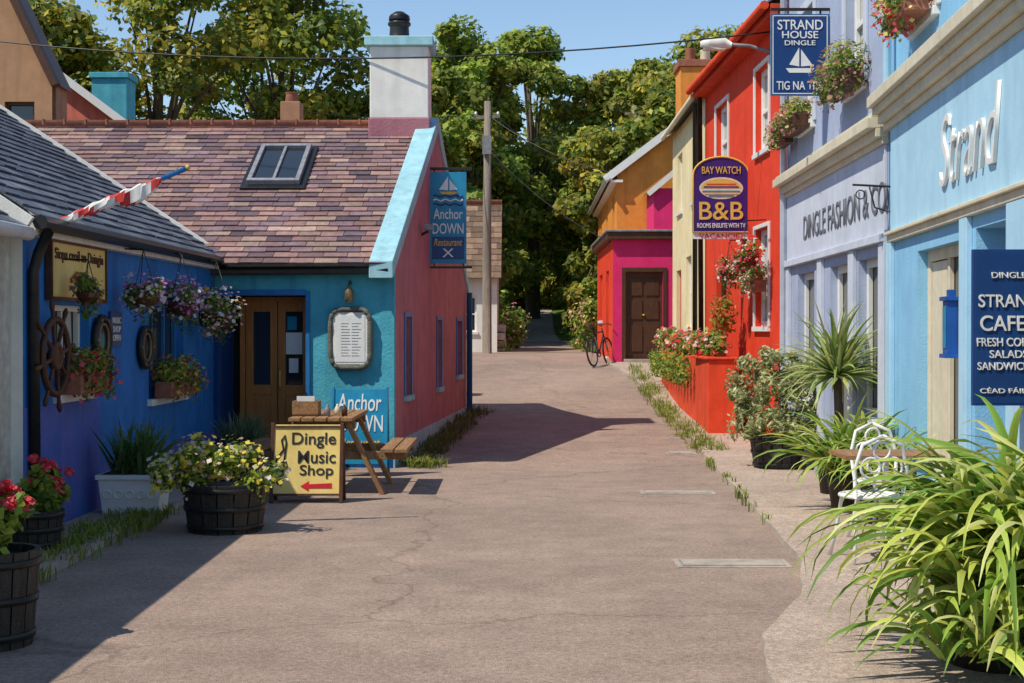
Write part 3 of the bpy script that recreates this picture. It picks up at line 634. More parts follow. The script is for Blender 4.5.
b.fbox(Fc,W1[0]+.1,W1[0]+.62,.55,2.2,-.128,-.10,'creamp')
b.obj('windows',A,.005)
b=B(); a,c=W2[0],W2[1]; b.fbox(Fc,a,c,.05,2.35,-.42,-.38,'sky_pale'); b.fbox(Fc,a+.12,c-.12,1.1,2.1,-.38,-.36,'glass'); b.fbox(Fc,a+.1,c-.1,.2,.95,-.38,-.35,'sky_blue'); b.fbox(Fc,a,c,-.02,.05,-.4,.1,'concrete'); b.obj('door',A,.004)
b=B()
L=Fc.L
for (z0,z1,o) in [(3.46,3.52,.07),(3.52,3.60,.12),(3.60,3.66,.17),(3.66,3.76,.22),(3.76,3.80,.18)]: b.fbox(Fc,.06,L,z0,z1,0,o,'creamp')
b.fbox(Fc,.12,L,2.44,2.50,0,.05,'creamp'); b.fbox(Fc,.12,L,2.50,2.53,0,.08,'creamp'); b.fbox(Fc,.2,L,2.53,3.46,0,.03,'sky_pale')
for D in (12.85,10.0,8.75,8.55,6.5):
    q=cu(D); b.fbox(Fc,q-.11,q+.11,-.1,2.44,0,.045,'sky_pale'); b.fbox(Fc,q-.13,q+.13,-.1,.3,.045,.075,'sky_blue')
b.fbox(Fc,.0,.16,3.80,6.4,0,.03,'sky_pale'); b.fbox(Fc,.0,L,-.1,.35,0,.02,'signblue')
b.tube([Fc.P(.3,6.4,.08),Fc.P(.3,3.85,.08)],.04,'sky_pale')
for U in (U1,U2):
    for (a_,c_,e_,f_) in [(U[0]-.12,U[0]-.002,U[2],U[3]+.12),(U[1]+.002,U[1]+.12,U[2],U[3]+.12),(U[0],U[1],U[3]+.002,U[3]+.12)]: b.fbox(Fc,a_,c_,e_,f_,0,.03,'whitep')
b.obj('shopfront_trim',A,.006)
text('Strand',Fc,cu(9.85),2.98,.045,1.7,.52,'whitep',A,.3,.012,off=-.014)
windowbox(Fc,U1[0]+.0,U1[1],4.28,RP_+[(.8,.7,.2)],n=900,o=.16,r=.2)
b=B(); b.tube([Fc.P(.1,2.95,0),Fc.P(.1,2.97,.35)],.01,'iron'); b.tube([Fc.P(.1,2.72,0),Fc.P(.1,2.76,.15),Fc.P(.1,2.95,.2)],.008,'iron'); b.ring(Fc.P(.1,2.88,.28),Fc.n,(0,0,1),.04,.006,'iron',14,6); b.obj('wall_bracket')
b=B(); q=cu(10.2); b.fbox(Fc,q-.07,q+.07,1.48,1.86,.04,.12,'dkblue'); b.fbox(Fc,q-.09,q+.09,1.86,1.89,.03,.14,'dkblue'); b.fbox(Fc,q-.04,q+.04,1.89,1.94,.05,.10,'dkblue'); b.fbox(Fc,q-.09,q+.09,1.45,1.48,.03,.14,'dkblue'); b.fbox(Fc,q-.05,q+.05,1.52,1.82,.121,.126,'signblue'); b.fbox(Fc,q-.055,q+.055,1.52,1.82,.04,.115,'signblue'); b.tube([Fc.P(q,1.8,0),Fc.P(q,1.8,.05)],.015,'iron'); b.obj('blue_lantern_box',None,.005)
S=group('cafe_sign'); FS=Fr((2.685,8.3),(3.10,8.3)); b=B(); b.fbox(FS,0,.41,1.21,2.12,-.02,.02,'signnavy'); b.fbox(FS,.012,.398,1.222,2.108,.02,.022,'signnavy')
b.obj('panel',S,.004)
text('STRAND',FS,.205,1.82,.026,.35,.075,'whitep',S); text('DINGLE',FS,.205,1.97,.026,.2,.035,'whitep',S); text('CAFE',FS,.17,1.69,.026,.26,.09,'whitep',S); text('FRESH COFFEE',FS,.205,1.58,.026,.37,.05,'whitep',S); text('SALADS',FS,.205,1.51,.026,.22,.045,'whitep',S); text('SANDWICHES',FS,.205,1.44,.026,.36,.045,'whitep',S); text('CÉAD FÁILTE',FS,.205,1.30,.026,.33,.035,'whitep',S)

# ---------------------------------------------------------------- lavender shop
A=group('lavender_shop'); Fl=Fr((3.6,18.6),(3.45,13.02)); lu=lambda D:(18.6-D)
b=B(); O=[(lu(17.8),lu(16.7),.8,2.35),(lu(15.75),lu(14.7),.05,2.35),(lu(14.3),lu(13.3),.8,2.35),(lu(17.6),lu(16.7),4.1,5.5),(lu(14.9),lu(14.0),4.1,5.5)]
wall(b,Fl,6.3,O,'lav'); b.face([Fl.P(0,6.3,.2),Fl.P(Fl.L,6.3,.2),Fl.P(Fl.L,8.5,-3.5),Fl.P(0,8.5,-3.5)],'slate',(.2,.2,.24)); b.face([Fl.P(0,6.3,-7),Fl.P(Fl.L,6.3,-7),Fl.P(Fl.L,8.5,-3.5),Fl.P(0,8.5,-3.5)],'slate',(.2,.2,.24))
b.face([Fl.P(0,-.5,0),Fl.P(0,6.3,0),Fl.P(0,8.5,-3.5),Fl.P(0,6.3,-7),Fl.P(0,-.5,-7)],'lav')
b.obj('walls',A)
b=B()
for i,o in enumerate(O): window(b,Fl,*o,'whitep',2 if i>2 else 1,2 if i>2 else 1,.08,cur=(i>2))
b.obj('windows',A,.005); b=B(); L=Fl.L
for (z0,z1,o) in [(3.36,3.42,.06),(3.42,3.50,.12),(3.50,3.60,.2),(3.60,3.64,.16)]: b.fbox(Fl,.02,L-.02,z0,z1,0,o,'creamp')
b.fbox(Fl,.02,L-.02,2.46,2.54,0,.07,'lavl'); b.fbox(Fl,.1,L-.05,2.54,3.36,0,.03,'lavl')
for D in (18.4,16.2,14.5,13.15):
    q=lu(D); b.fbox(Fl,q-.12,q+.12,-.1,2.46,0,.045,'lavl'); b.fbox(Fl,q-.14,q+.14,-.1,.35,.045,.07,'lav')
for o in O[3:]:
    b.fbox(Fl,o[0]-.12,o[0]-.002,o[2],o[3]+.12,0,.03,'lavl'); b.fbox(Fl,o[1]+.002,o[1]+.12,o[2],o[3]+.12,0,.03,'lavl'); b.fbox(Fl,o[0],o[1],o[3]+.002,o[3]+.12,0,.03,'lavl')
b.tube([Fl.P(.1,6.3,.07),Fl.P(.1,.1,.07)],.045,'lavl')
b.obj('shopfront_trim',A,.006)
text('DINGLE FASHION & CO',Fl,lu(15.1),2.88,.032,4.2,.28,'letter',A,0,.01,off=0)
windowbox(Fl,lu(15.0),lu(13.8),4.2,[(.5,.35,.2),(.3,.12,.1)],n=1100,o=.16,kb='darkwood',r=.22); windowbox(Fl,lu(17.7),lu(16.7),4.2,[(.5,.15,.2),(.7,.5,.2)],n=700,o=.16,kb='darkwood')
S=group('guesthouse_sign'); FS=Fr((2.87,15.8),(3.5,15.8)); b=B(); b.fbox(FS,0,.64,4.25,5.15,-.025,.025,'signblue'); b.fbox(FS,.004,.636,4.254,5.146,.025,.026,'signnavy')
for (a,c,e,f) in [(.015,.625,4.265,4.275),(.015,.625,5.125,5.135),(.015,.025,4.275,5.125),(.615,.625,4.275,5.125)]: b.fbox(FS,a,c,e,f,.026,.028,'whitep')
b.face([FS.P(.2,4.50,.029),FS.P(.44,4.50,.029),FS.P(.48,4.55,.029),FS.P(.16,4.55,.029)],'whitep')
b.face([FS.P(.31,4.57,.029),FS.P(.31,4.78,.029),FS.P(.2,4.59,.029)],'whitep'); b.face([FS.P(.33,4.57,.029),FS.P(.46,4.58,.029),FS.P(.33,4.76,.029)],'whitep')
b.fbox(FS,-.0,.68,5.19,5.22,-.015,.015,'iron'); b.fbox(FS,.08,.1,5.14,5.2,-.01,.01,'iron'); b.fbox(FS,.54,.56,5.14,5.2,-.01,.01,'iron')
b.obj('panel',S,.004); text('STRAND',FS,.32,5.03,.03,.50,.11,'whitep',S); text('HOUSE',FS,.32,4.92,.03,.40,.08,'whitep',S); text('DINGLE',FS,.32,4.83,.03,.34,.055,'whitep',S); text('TIG NA TRÁ',FS,.32,4.37,.03,.52,.12,'whitep',S)

# ---------------------------------------------------------------- red house
A=group('red_house'); Fr_=Fr((3.45,25.4),(3.6,18.62)); ru=lambda D:(25.4-D)
O=[(ru(20.75),ru(19.75),4.2,5.4),(ru(24.2),ru(23.0),4.2,5.4),(ru(20.75),ru(19.75),1.7,3.1),(ru(24.2),ru(23.2),.3,2.6)]
b=B(); wall(b,Fr_,5.95,O,'red'); b.face([Fr_.P(0,-.5,0),Fr_.P(0,5.95,0),Fr_.P(0,8.1,-3.4),Fr_.P(0,5.95,-7),Fr_.P(0,-.5,-7)],'red'); b.face([Fr_.P(Fr_.L,5.95,0),Fr_.P(Fr_.L,8.1,-3.4),Fr_.P(Fr_.L,5.95,-7)],'red'); b.obj('walls',A)
b=B()
for o in O[:3]: window(b,Fr_,*o,'whitep',1,2,.08,cur=1)
for o in O[:3]: 
    b.fbox(Fr_,o[0]-.06,o[0]-.002,o[2],o[3]+.06,0,.03,'whitep'); b.fbox(Fr_,o[1]+.002,o[1]+.06,o[2],o[3]+.06,0,.03,'whitep'); b.fbox(Fr_,o[0],o[1],o[3]+.002,o[3]+.06,0,.03,'whitep')
window(b,Fr_,*O[3],'darkwood',1,1,.1,sill=None)
b.obj('windows',A,.004)
b=B(); slates(b,Fr_.P(0,5.93,.25),Fr_.u,Fr_.L,Vector((3.6,0,2.3)),4.25,.4,.25,PAL_G); b.face([Fr_.P(0,8.1,-3.4),Fr_.P(Fr_.L,8.1,-3.4),Fr_.P(Fr_.L,5.9,-7.2),Fr_.P(0,5.9,-7.2)],'slate',(.2,.2,.22))
b.fbox(Fr_,0,Fr_.L,5.78,5.92,0,.22,'redb'); b.tube([Fr_.P(0,5.9,.3),Fr_.P(Fr_.L,5.9,.3)],.06,'redb'); b.tube([Fr_.P(.1,5.8,.12),Fr_.P(.1,.4,.08)],.045,'iron'); b.obj('roof',A)
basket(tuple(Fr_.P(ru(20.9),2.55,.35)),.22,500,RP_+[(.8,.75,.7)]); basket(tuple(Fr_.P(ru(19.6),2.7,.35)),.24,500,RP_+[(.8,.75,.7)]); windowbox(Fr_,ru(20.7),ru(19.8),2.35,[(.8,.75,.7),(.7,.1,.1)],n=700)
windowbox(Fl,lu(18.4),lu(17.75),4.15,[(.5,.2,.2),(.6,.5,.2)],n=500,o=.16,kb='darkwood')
S=group('bed_and_breakfast_sign'); FS=Fr((2.72,21.4),(3.56,21.4)); b=B()
pts=[(0,3.12),(.84,3.12)]+[( .42+.42*math.cos(t),3.98+.27*math.sin(t)) for t in np.linspace(0,math.pi,15)]
b.face([FS.P(a,c,.03) for a,c in pts],'bbnavy'); b.face([FS.P(a,c,-.03) for a,c in pts][::-1],'bbnavy')
for i in range(len(pts)):
    a,c=pts[i],pts[(i+1)%len(pts)]; b.face([FS.P(*a,.03),FS.P(*a,-.03),FS.P(*c,-.03),FS.P(*c,.03)],'gold')
b.tube([FS.P(*p,.03) for p in pts],.016,'gold',n=6,closed=True)
# painted sunset over the sea
ell=lambda a0,a1,rx,rz,o:[FS.P(.42+rx*math.cos(t),3.78+rz*math.sin(t),o) for t in np.linspace(a0,a1,24)]
b.face(ell(0,2*math.pi,.33,.165,.033),'creamp'); b.face(ell(0,math.pi,.30,.14,.036),'gold')
for (zz,ww,k_) in ((3.735,.28,'signblue'),(3.70,.25,'yellow'),(3.665,.19,'signblue'),(3.80,.26,'bbnavy'),(3.84,.22,'redb')): b.fbox(FS,.42-ww,.42+ww,zz-.009,zz+.009,.036,.040,k_)
b.fbox(FS,.0,.84,3.02,3.11,-.02,.02,'whitep'); b.fbox(FS,.84,.9,3.9,3.94,-.02,.02,'iron'); b.fbox(FS,.84,.9,3.2,3.24,-.02,.02,'iron'); b.obj('panel',S)
text('B&B',FS,.42,3.44,.04,.66,.27,'gold',S); text('BAY WATCH',FS,.42,4.05,.04,.58,.11,'gold',S); text('ROOMS ENSUITE WITH TV',FS,.42,3.22,.04,.72,.07,'whitep',S); text('VACANCIES',FS,.42,3.065,.024,.66,.07,'redp',S)
b=B(); b.tube([(3.58,19.8,5.52),(3.3,19.8,5.60),(3.0,19.8,5.62)],.025,'lead'); 
b.tube([(3.05,19.8,5.61),(2.95,19.8,5.63),(2.75,19.8,5.64),(2.62,19.8,5.62)],[.04,.085,.08,.04],'whitep',n=12); b.box(2.66,2.96,19.74,19.86,5.54,5.58,'creamp'); b.obj('street_lamp')

# ---------------------------------------------------------------- cream house
A=group('cream_house'); Fk=Fr((3.5,31.0),(3.45,25.42)); O=[(1.0,1.9,4.1,5.3),(3.6,4.5,4.1,5.3),(2.6,3.5,1.7,3.1),(.8,1.7,.7,2.9)]
b=B(); wall(b,Fk,5.85,O,'cream'); b.face([Fk.P(0,-.5,0),Fk.P(0,5.85,0),Fk.P(0,7.6,-3.2),Fk.P(0,5.85,-6.5),Fk.P(0,-.5,-6.5)],'cream'); b.face([Fk.P(5.58,5.85,0),Fk.P(5.58,7.6,-3.2),Fk.P(5.58,5.85,-6.5)],'cream'); b.obj('walls',A)
b=B(); 
for o in O[:3]: window(b,Fk,*o,'whitep',1,2,.07,cur=1)
window(b,Fk,*O[3],'redp',1,1,.1,sill=None); b.obj('windows',A)
b=B(); slates(b,Fk.P(0,5.84,.2),Fk.u,Fk.L,Vector((3.4,0,1.78)),3.8,.4,.25,PAL_P); b.face([Fk.P(0,7.6,-3.2),Fk.P(Fk.L,7.6,-3.2),Fk.P(Fk.L,5.8,-6.7),Fk.P(0,5.8,-6.7)],'slate',(.2,.2,.22)); b.tube([Fk.P(0,5.82,.22),Fk.P(Fk.L,5.82,.22)],.05,'creamp'); b.tube([Fk.P(4.9,5.8,.1),Fk.P(4.9,.5,.1)],.045,'black'); b.obj('roof',A)
b=B(); b.box(3.55,4.3,30.0,30.9,5.6,7.2,'orange'); b.box(3.50,4.35,29.95,30.95,7.2,7.35,'terra'); b.lathe((3.8,30.4,7.35),[(.12,0),(.1,.25),(.12,.3)],'terra',12); b.lathe((4.12,30.4,7.35),[(.12,0),(.1,.22),(.12,.27)],'creamp',12); b.obj('chimney',A,.01)

# ---------------------------------------------------------------- magenta lean-to & orange house
A=group('magenta_shopfront'); Fm=Fr((2.34,33.0),(3.95,33.0)); b=B(); O=[(.30,1.16,.98,3.0)]
wall(b,Fm,3.75,O,'magenta',depth=.12); Fms=Fr((2.34,39.0),(2.34,33.0)); wall(b,Fms,3.75,[(1.0,2.2,1.9,3.1),(3.6,4.6,1.0,3.1)],'red'); b.obj('walls',A)
b=B(); window(b,Fms,1.0,2.2,1.9,3.1,'whitep',2,2); window(b,Fms,3.6,4.6,1.0,3.1,'whitep',1,2); b.obj('windows',A)
b=B(); a,c=.30,1.16; o=-.11
b.fbox(Fm,a,c,.98,3.0,o,o+.03,'darkwood')
for (x0_,x1_) in ((a+.09,a+.39),(a+.47,c-.09)):
    for (e,f) in ((1.15,1.75),(1.9,2.35),(2.45,2.85)): b.fbox(Fm,x0_,x1_,e,f,o+.03,o+.05,'darkwood')
b.fbox(Fm,a-.09,a-.002,.95,3.0,0,.03,'darkwood'); b.fbox(Fm,c+.002,c+.09,.95,3.0,0,.03,'darkwood'); b.fbox(Fm,a-.09,c+.09,3.002,3.1,0,.03,'darkwood'); b.fbox(Fm,a-.05,c+.05,.90,.98,-.1,.2,'concrete')
b.lathe(tuple(Fm.P(a+.42,2.0,-.05)),[(.02,-.02),(.03,0),(.02,.02)],'gold',8)
b.obj('door',A,.004)
b=B(); b.box(2.2,4.05,32.85,39.1,3.75,3.92,'darkwood'); b.box(2.16,4.05,32.81,39.1,3.92,3.97,'lead'); b.obj('roof',A,.01)
A=group('orange_house'); b=B(); Fo=Fr((2.62,35.5),(6.2,35.5)); 
b.face([Fo.P(0,0),Fo.P(3.58,0),Fo.P(3.58,5.6),Fo.P(1.79,6.95),Fo.P(0,5.6)],'orange'); Fos=Fr((2.78,46),(2.62,35.52)); wall(b,Fos,5.6,[(1.5,2.5,4.2,5.2),(5,6,4.2,5.2),(8.4,9.4,4.2,5.2),(2,3,1.5,3.1),(6,7,1.2,3.1)],'orange')
b.obj('walls',A); b=B()
for o in [(1.5,2.5,4.2,5.2),(5,6,4.2,5.2),(8.4,9.4,4.2,5.2),(2,3,1.5,3.1),(6,7,1.2,3.1)]: window(b,Fos,*o,'whitep',1,2)
b.obj('windows',A); b=B(); b.face([(2.35,35.3,5.42),(4.41,35.3,6.98),(4.41,46,6.98),(2.5,46,5.42)],'slate',(.2,.17,.18)); b.face([(6.4,35.3,5.42),(4.41,35.3,6.98),(4.41,46,6.98),(6.4,46,5.42)],'slate',(.2,.17,.18))
b.beam((2.3,35.3,5.38),(4.41,35.3,6.98),.05,.18,'whitep'); b.beam((6.5,35.3,5.38),(4.41,35.3,6.98),.05,.18,'whitep'); b.tube([(2.36,35.2,5.42),(2.5,46,5.42)],.06,'whitep'); b.beam((2.6,35.3,5.35),(2.76,46,5.35),.3,.06,'whitep')
b.obj('roof',A)
A=group('magenta_house'); b=B(); b.box(3.35,3.9,33.6,35.4,3.9,5.0,'magenta'); b.obj('walls',A); b=B(); b.beam((3.2,33.5,4.85),(4.1,33.5,5.6),.06,.12,'whitep'); b.face([(3.2,33.5,4.9),(4.1,33.5,5.65),(4.1,35.4,5.65),(3.2,35.4,4.9)],'slate',(.2,.17,.18)); b.obj('roof',A)

g_=group('red_planter_wall'); b=B(); pts=[(2.84,20.6),(2.9,22.5),(2.95,25),(3.05,29)]
for i in range(3):
    (x0_,y0_),(x1_,y1_)=pts[i],pts[i+1]; zt=1.22
    b.hexa([(x0_,y0_,-.2),(3.25,y0_,-.2),(3.25,y1_,0),(x1_,y1_,0),(x0_,y0_,zt),(3.25,y0_,zt),(3.25,y1_,zt),(x1_,y1_,zt)],'redb')
b.box(2.81,3.28,20.57,22.4,1.221,1.26,'redb')
b.obj('wall',g_,.01); f=Fol()
for i in range(34):
    y=20.8+i*.25; x=np.interp(y,[20.6,29],[3.0,3.15]); c=(x+R(-.1,.1),y,1.33+R(0,.2)); q=R(.13,.22); f.leaves(c,(q,q,q),180,.085,G1+GY,shell=.2); f.flowers(c,(q,q,q),28,.075,RP_+[(.8,.3,.1),(.8,.6,.6)])
    if i%2 and i>6: f.leaves((x-.28,y,1.0),(.1,.16,.3),120,.07,G1+GY,shell=.2)
f.leaves((3.2,21.6,1.9),(.22,.3,.35),350,.09,[(.55,.18,.05),(.25,.3,.04)],shell=.2)
f.build('plants',g_)

# ---------------------------------------------------------------- right plants
def pot(g_,x,y,r,h,zb): 
    b=B(); b.lathe((x,y,zb),[(r*.8,0),(r,h*.9),(r*1.06,h*.92),(r*1.06,h)],'barrel',20); b.obj('pot',g_)
def f_shrub(f,x,y,z_):
    for i in range(95):
        a=R(0,6.28); q=R(0,1)**.5; hh=R(0,1); c=(x-.03+.56*q*math.cos(a)*(1-.35*abs(hh-.45)),y+.45*q*math.sin(a),z_+.0+hh*1.12*(1-.25*q)); r=R(.07,.15)
        f.leaves(c,(r,r,r),80,.07,[(.34,.38,.14),(.25,.30,.10),(.50,.50,.26),(.14,.19,.05),(.58,.56,.34)],asp=.35,shell=.1)
barrel('barrel_planter',3.10,16.6,.33,.38,f_shrub,gz(16.6)+.045)
g_=group('cordyline_plant'); pot(g_,3.2,14.0,.2,.4,.045); b=B(); b.tube([(3.2,14.0,.4),(3.22,14.0,.8),(3.2,14.0,1.25)],[.05,.045,.04],'bark'); b.obj('trunk',g_)
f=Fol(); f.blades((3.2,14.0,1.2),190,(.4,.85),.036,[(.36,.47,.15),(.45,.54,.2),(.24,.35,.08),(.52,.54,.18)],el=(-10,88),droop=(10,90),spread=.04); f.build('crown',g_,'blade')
g_=group('strap_leaf_plant'); pot(g_,3.02,12.7,.2,.3,.045); f=Fol()
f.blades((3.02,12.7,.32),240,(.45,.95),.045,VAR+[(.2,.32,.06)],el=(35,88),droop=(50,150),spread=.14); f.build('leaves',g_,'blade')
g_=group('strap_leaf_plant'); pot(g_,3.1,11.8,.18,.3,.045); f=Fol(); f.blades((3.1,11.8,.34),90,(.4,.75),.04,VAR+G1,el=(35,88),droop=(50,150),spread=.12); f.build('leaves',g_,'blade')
g_=group('flax_plant'); f=Fol()
b=B(); b.lathe((2.35,6.85,.045),[(.24,0),(.30,.36),(.32,.38),(.32,.42)],'barrel',24); b.lathe((2.35,6.85,.22),[(.285,0),(.293,.04)],'iron',24); b.obj('tub',g_)
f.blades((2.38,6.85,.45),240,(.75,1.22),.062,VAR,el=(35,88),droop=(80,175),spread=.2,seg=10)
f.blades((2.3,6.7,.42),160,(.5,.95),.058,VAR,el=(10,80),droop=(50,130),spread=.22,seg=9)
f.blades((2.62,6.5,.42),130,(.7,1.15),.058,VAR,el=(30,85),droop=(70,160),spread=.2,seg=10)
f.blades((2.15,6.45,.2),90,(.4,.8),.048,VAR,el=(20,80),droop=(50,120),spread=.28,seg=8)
for i in range(9):
    f.leaves((2.2+R(-.2,.6),6.4+R(-.1,.4),.3+R(-.2,.2)),(.15,.15,.15),60,.06,G1,shell=.1)
f.build('leaves',g_,'blade')
g_=group('cafe_table'); b=B(); b.box(2.35,3.05,10.0,10.55,.735,.765,'palewood'); b.tube([(2.7,10.28,.735),(2.7,10.28,.1)],.025,'whitep')
for i in range(3):
    t=i*2.09+.4; b.tube([(2.7,10.28,.25),(2.7+.18*math.cos(t),10.28+.18*math.sin(t),.14),(2.7+.28*math.cos(t),10.28+.28*math.sin(t),.05)],.016,'whitep')
b.obj('table',g_)
def chair(x,y,rot):
    g_=group('iron_chair'); b=B(); T=Matrix.Translation((x,y,.045))@Matrix.Rotation(rot,4,'Z'); q=lambda a,c,d:T@Vector((a,c,d)); X_=T.to_3x3()@Vector((1,0,0))
    b.ring(q(0,0,.45),X_,T.to_3x3()@Vector((0,1,0)),.2,.014,'whitep',24)
    for i in range(-3,4): 
        w=math.sqrt(max(0,.04-(i*.05)**2)); b.tube([q(i*.05,-w,.45),q(i*.05,w,.45)],.009,'whitep',n=5)
    for sx in (-1,1):
        b.tube([q(sx*.14,-.14,.45),q(sx*.17,-.17,.2),q(sx*.2,-.22,0)],.014,'whitep'); b.tube([q(sx*.14,.14,.45),q(sx*.17,.17,.2),q(sx*.2,.22,0)],.014,'whitep')
        b.tube([q(sx*.17,.17,.45),q(sx*.19,.2,.65),q(sx*.14,.22,.82),q(0,.23,.88)],.014,'whitep')
        b.ring(q(sx*.08,.21,.66),X_,Vector((0,0,1)),.07,.010,'whitep',16,6)
    b.ring(q(0,.215,.78),X_,Vector((0,0,1)),.06,.010,'whitep',16,6); b.ring(q(0,.2,.55),X_,Vector((0,0,1)),.05,.010,'whitep',16,6)
    b.obj('frame',g_)
chair(2.5,9.95,3.3); chair(2.85,10.85,.2)

def grass(name,pts,n,h,cols=None,sp=.12,w=.012):
    f=Fol()
    for (x,y) in pts: f.blades((x,y,gz(y)+.0),n,(h*.5,h*1.2),w,cols or [(.28,.36,.05),(.18,.26,.03),(.34,.36,.08)],el=(30,88),droop=(10,90),spread=sp,seg=3)
    f.build(name)
grass('grass_verge',[(-3.15+R(-.35,.1),R(9.2,12.8)) for i in range(90)],14,.10)
grass('weeds',[(float(np.interp(y,[17,25],[-1.38,-.76]))+R(.03,.35),y) for y in [R(17.1,24.8) for i in range(95)]],16,.15,[(.16,.18,.04),(.22,.19,.06),(.10,.13,.03)])
grass('grass_verge',[(-1.05+R(-.2,.2),17.0+R(-.15,.25)) for i in range(10)],16,.12)
grass('grass_verge',[(float(np.interp(y,[20,32],[2.66,2.80]))+R(-.2,.1),y) for y in [R(18.5,32) for i in range(130)]],16,.17)
grass('grass_verge',[(float(np.interp(y,[q[1] for q in pp],[q[0] for q in pp]))+R(-.03,.02),y) for y in [R(12,24) for i in range(26)]],7,.07,sp=.05)
grass('grass_verge',[(R(-1.6,-.2),R(40,47)) for i in range(60)]+[(R(2.1,2.7),R(40,50)) for i in range(60)],16,.3,sp=.2,w=.03)

# ---------------------------------------------------------------- bicycle
g_=group('bicycle'); b=B(); zb=gz(32.4); T=Matrix.Translation((1.72,31.9,zb))@Matrix.Rotation(math.radians(66),4,'Z')@Matrix.Rotation(math.radians(-8),4,'X'); q=lambda a,d,c=0:T@Vector((a,c,d)); X=T.to_3x3()@Vector((1,0,0)); Z=T.to_3x3()@Vector((0,0,1))
for xx in (.33,1.38):
    b.ring(q(xx,.33),X,Z,.32,.022,'black',30,6); b.ring(q(xx,.33),X,Z,.295,.01,'lead',30,5)
    for i in range(12): t=i*math.pi/6; b.tube([q(xx,.33),q(xx+.29*math.cos(t),.33+.29*math.sin(t))],.003,'lead',n=4)
for a,c in [((.33,.33),(.78,.30)),((.33,.33),(.62,.80)),((.78,.30),(.62,.80)),((.78,.30),(1.2,.72)),((.64,.76),(1.18,.80)),((1.38,.33),(1.16,.88)),((.62,.8),(.60,.92))]: b.tube([q(*a),q(*c)],.018,'black')
b.tube([q(1.16,.92,-.25),q(1.22,.98,-.12),q(1.16,.96,0),q(1.22,.98,.12),q(1.16,.92,.25)],.014,'black'); b.tube([q(.48,.93),q(.6,.94),q(.74,.93)],[.05,.05,.02],'black'); b.ring(q(.78,.30),X,Z,.09,.012,'iron',16,6); b.tube([q(.78,.30,.05),q(.88,.18,.1)],.012,'iron')
b.obj('frame',g_)

# ---------------------------------------------------------------- background houses
A=group('tan_house'); b=B(); Ft=Fr((-14,24),(-7.75,24)); 
wall(b,Ft,5.9,[(2.9,4.9,4.6,5.6),(5.45,5.95,4.85,5.5)],'tan',zb=-.5); b.face([Ft.P(0,5.9),Ft.P(6.25,5.9),Ft.P(3.1,12.5)],'tan'); b.box(-14,-7.75,24.2,24.8,-.5,5.9,'tan'); b.obj('walls',A)
b=B(); window(b,Ft,2.9,4.9,4.6,5.6,'darkwood',3,1,sill='darkwood'); window(b,Ft,5.45,5.95,4.85,5.5,'darkwood',1,1,sill='darkwood'); b.obj('windows',A)
b=B(); b.beam(Ft.P(6.35,5.75,.1),Ft.P(3.1,12.5,.1),.2,.12,'darkwood'); b.beam(Ft.P(-.1,5.75,.1),Ft.P(3.1,12.5,.1),.2,.12,'darkwood'); b.face([(-7.68,23.9,5.8),(-7.68,24.9,5.8),(-10.9,24.9,12.5),(-10.9,23.9,12.5)],'slate',(.2,.15,.13)); b.face([(-14.2,23.9,5.8),(-14.2,24.9,5.8),(-10.9,24.9,12.5),(-10.9,23.9,12.5)],'slate',(.2,.15,.13)); b.obj('roof',A)
A=group('pink_house'); b=B(); Fp=Fr((-12,29),(-7.9,29)); b.face([Fp.P(0,-.5),Fp.P(4.1,-.5),Fp.P(4.1,5.8),Fp.P(2.0,7.4),Fp.P(0,5.8)],'pink'); b.box(-12,-7.9,29.1,34,-.5,5.7,'pink'); b.obj('walls',A)
b=B(); b.beam(Fp.P(4.4,5.65,.1),Fp.P(2.0,7.45,.1),.3,.14,'whitep'); b.beam(Fp.P(-.3,5.65,.1),Fp.P(2.0,7.45,.1),.3,.14,'whitep'); b.face([(-7.65,28.8,5.65),(-7.65,30,5.65),(-10,30,7.5),(-10,28.8,7.5)],'slate',(.2,.15,.13)); b.face([(-12.3,28.8,5.65),(-12.3,30,5.65),(-10,30,7.5),(-10,28.8,7.5)],'slate',(.2,.15,.13)); b.obj('roof',A)
b=B(); b.box(-9.0,-8.25,30.5,31.2,5.6,7.05,'teal'); b.box(-9.05,-8.2,30.45,31.25,7.05,7.17,'teal'); b.obj('chimney',A,.01)
A=group('stone_house'); b=B(); Fh=Fr((-9,40),(-.42,40)); wall(b,Fh,3.2,[(7.3,8.0,1.6,2.6)],'white'); b.face([(-.42,40,0),(-.42,46,0),(-.42,46,3.2),(-.42,43,5.45),(-.42,40,3.2)],'stone'); b.obj('walls',A)
b=B(); window(b,Fh,7.3,8.0,1.6,2.6,'whitep'); b.obj('windows',A); b=B(); slates(b,(-9,39.75,3.1),(1,0,0),8.7,(0,3.25,2.35),4.0,.35,.3,PAL_B); b.face([(-9,43,5.45),(-.3,43,5.45),(-.3,46.2,3.1),(-9,46.2,3.1)],'slate',(.2,.15,.1)); b.tube([(-9,43,5.5),(-.3,43,5.5)],.09,'terra'); b.obj('roof',A)
b=B()
for i in range(24):
    for j in range(4): 
        y=40.2+i*.5+(.25 if j%2 else 0); b.box(-.55+R(-.04,.04),-.2+R(-.04,.04),y+.02,y+.48,gz(y)+j*.22-.1,gz(y)+j*.22+.1,'stone')
b.obj('stone_wall',None,.03)

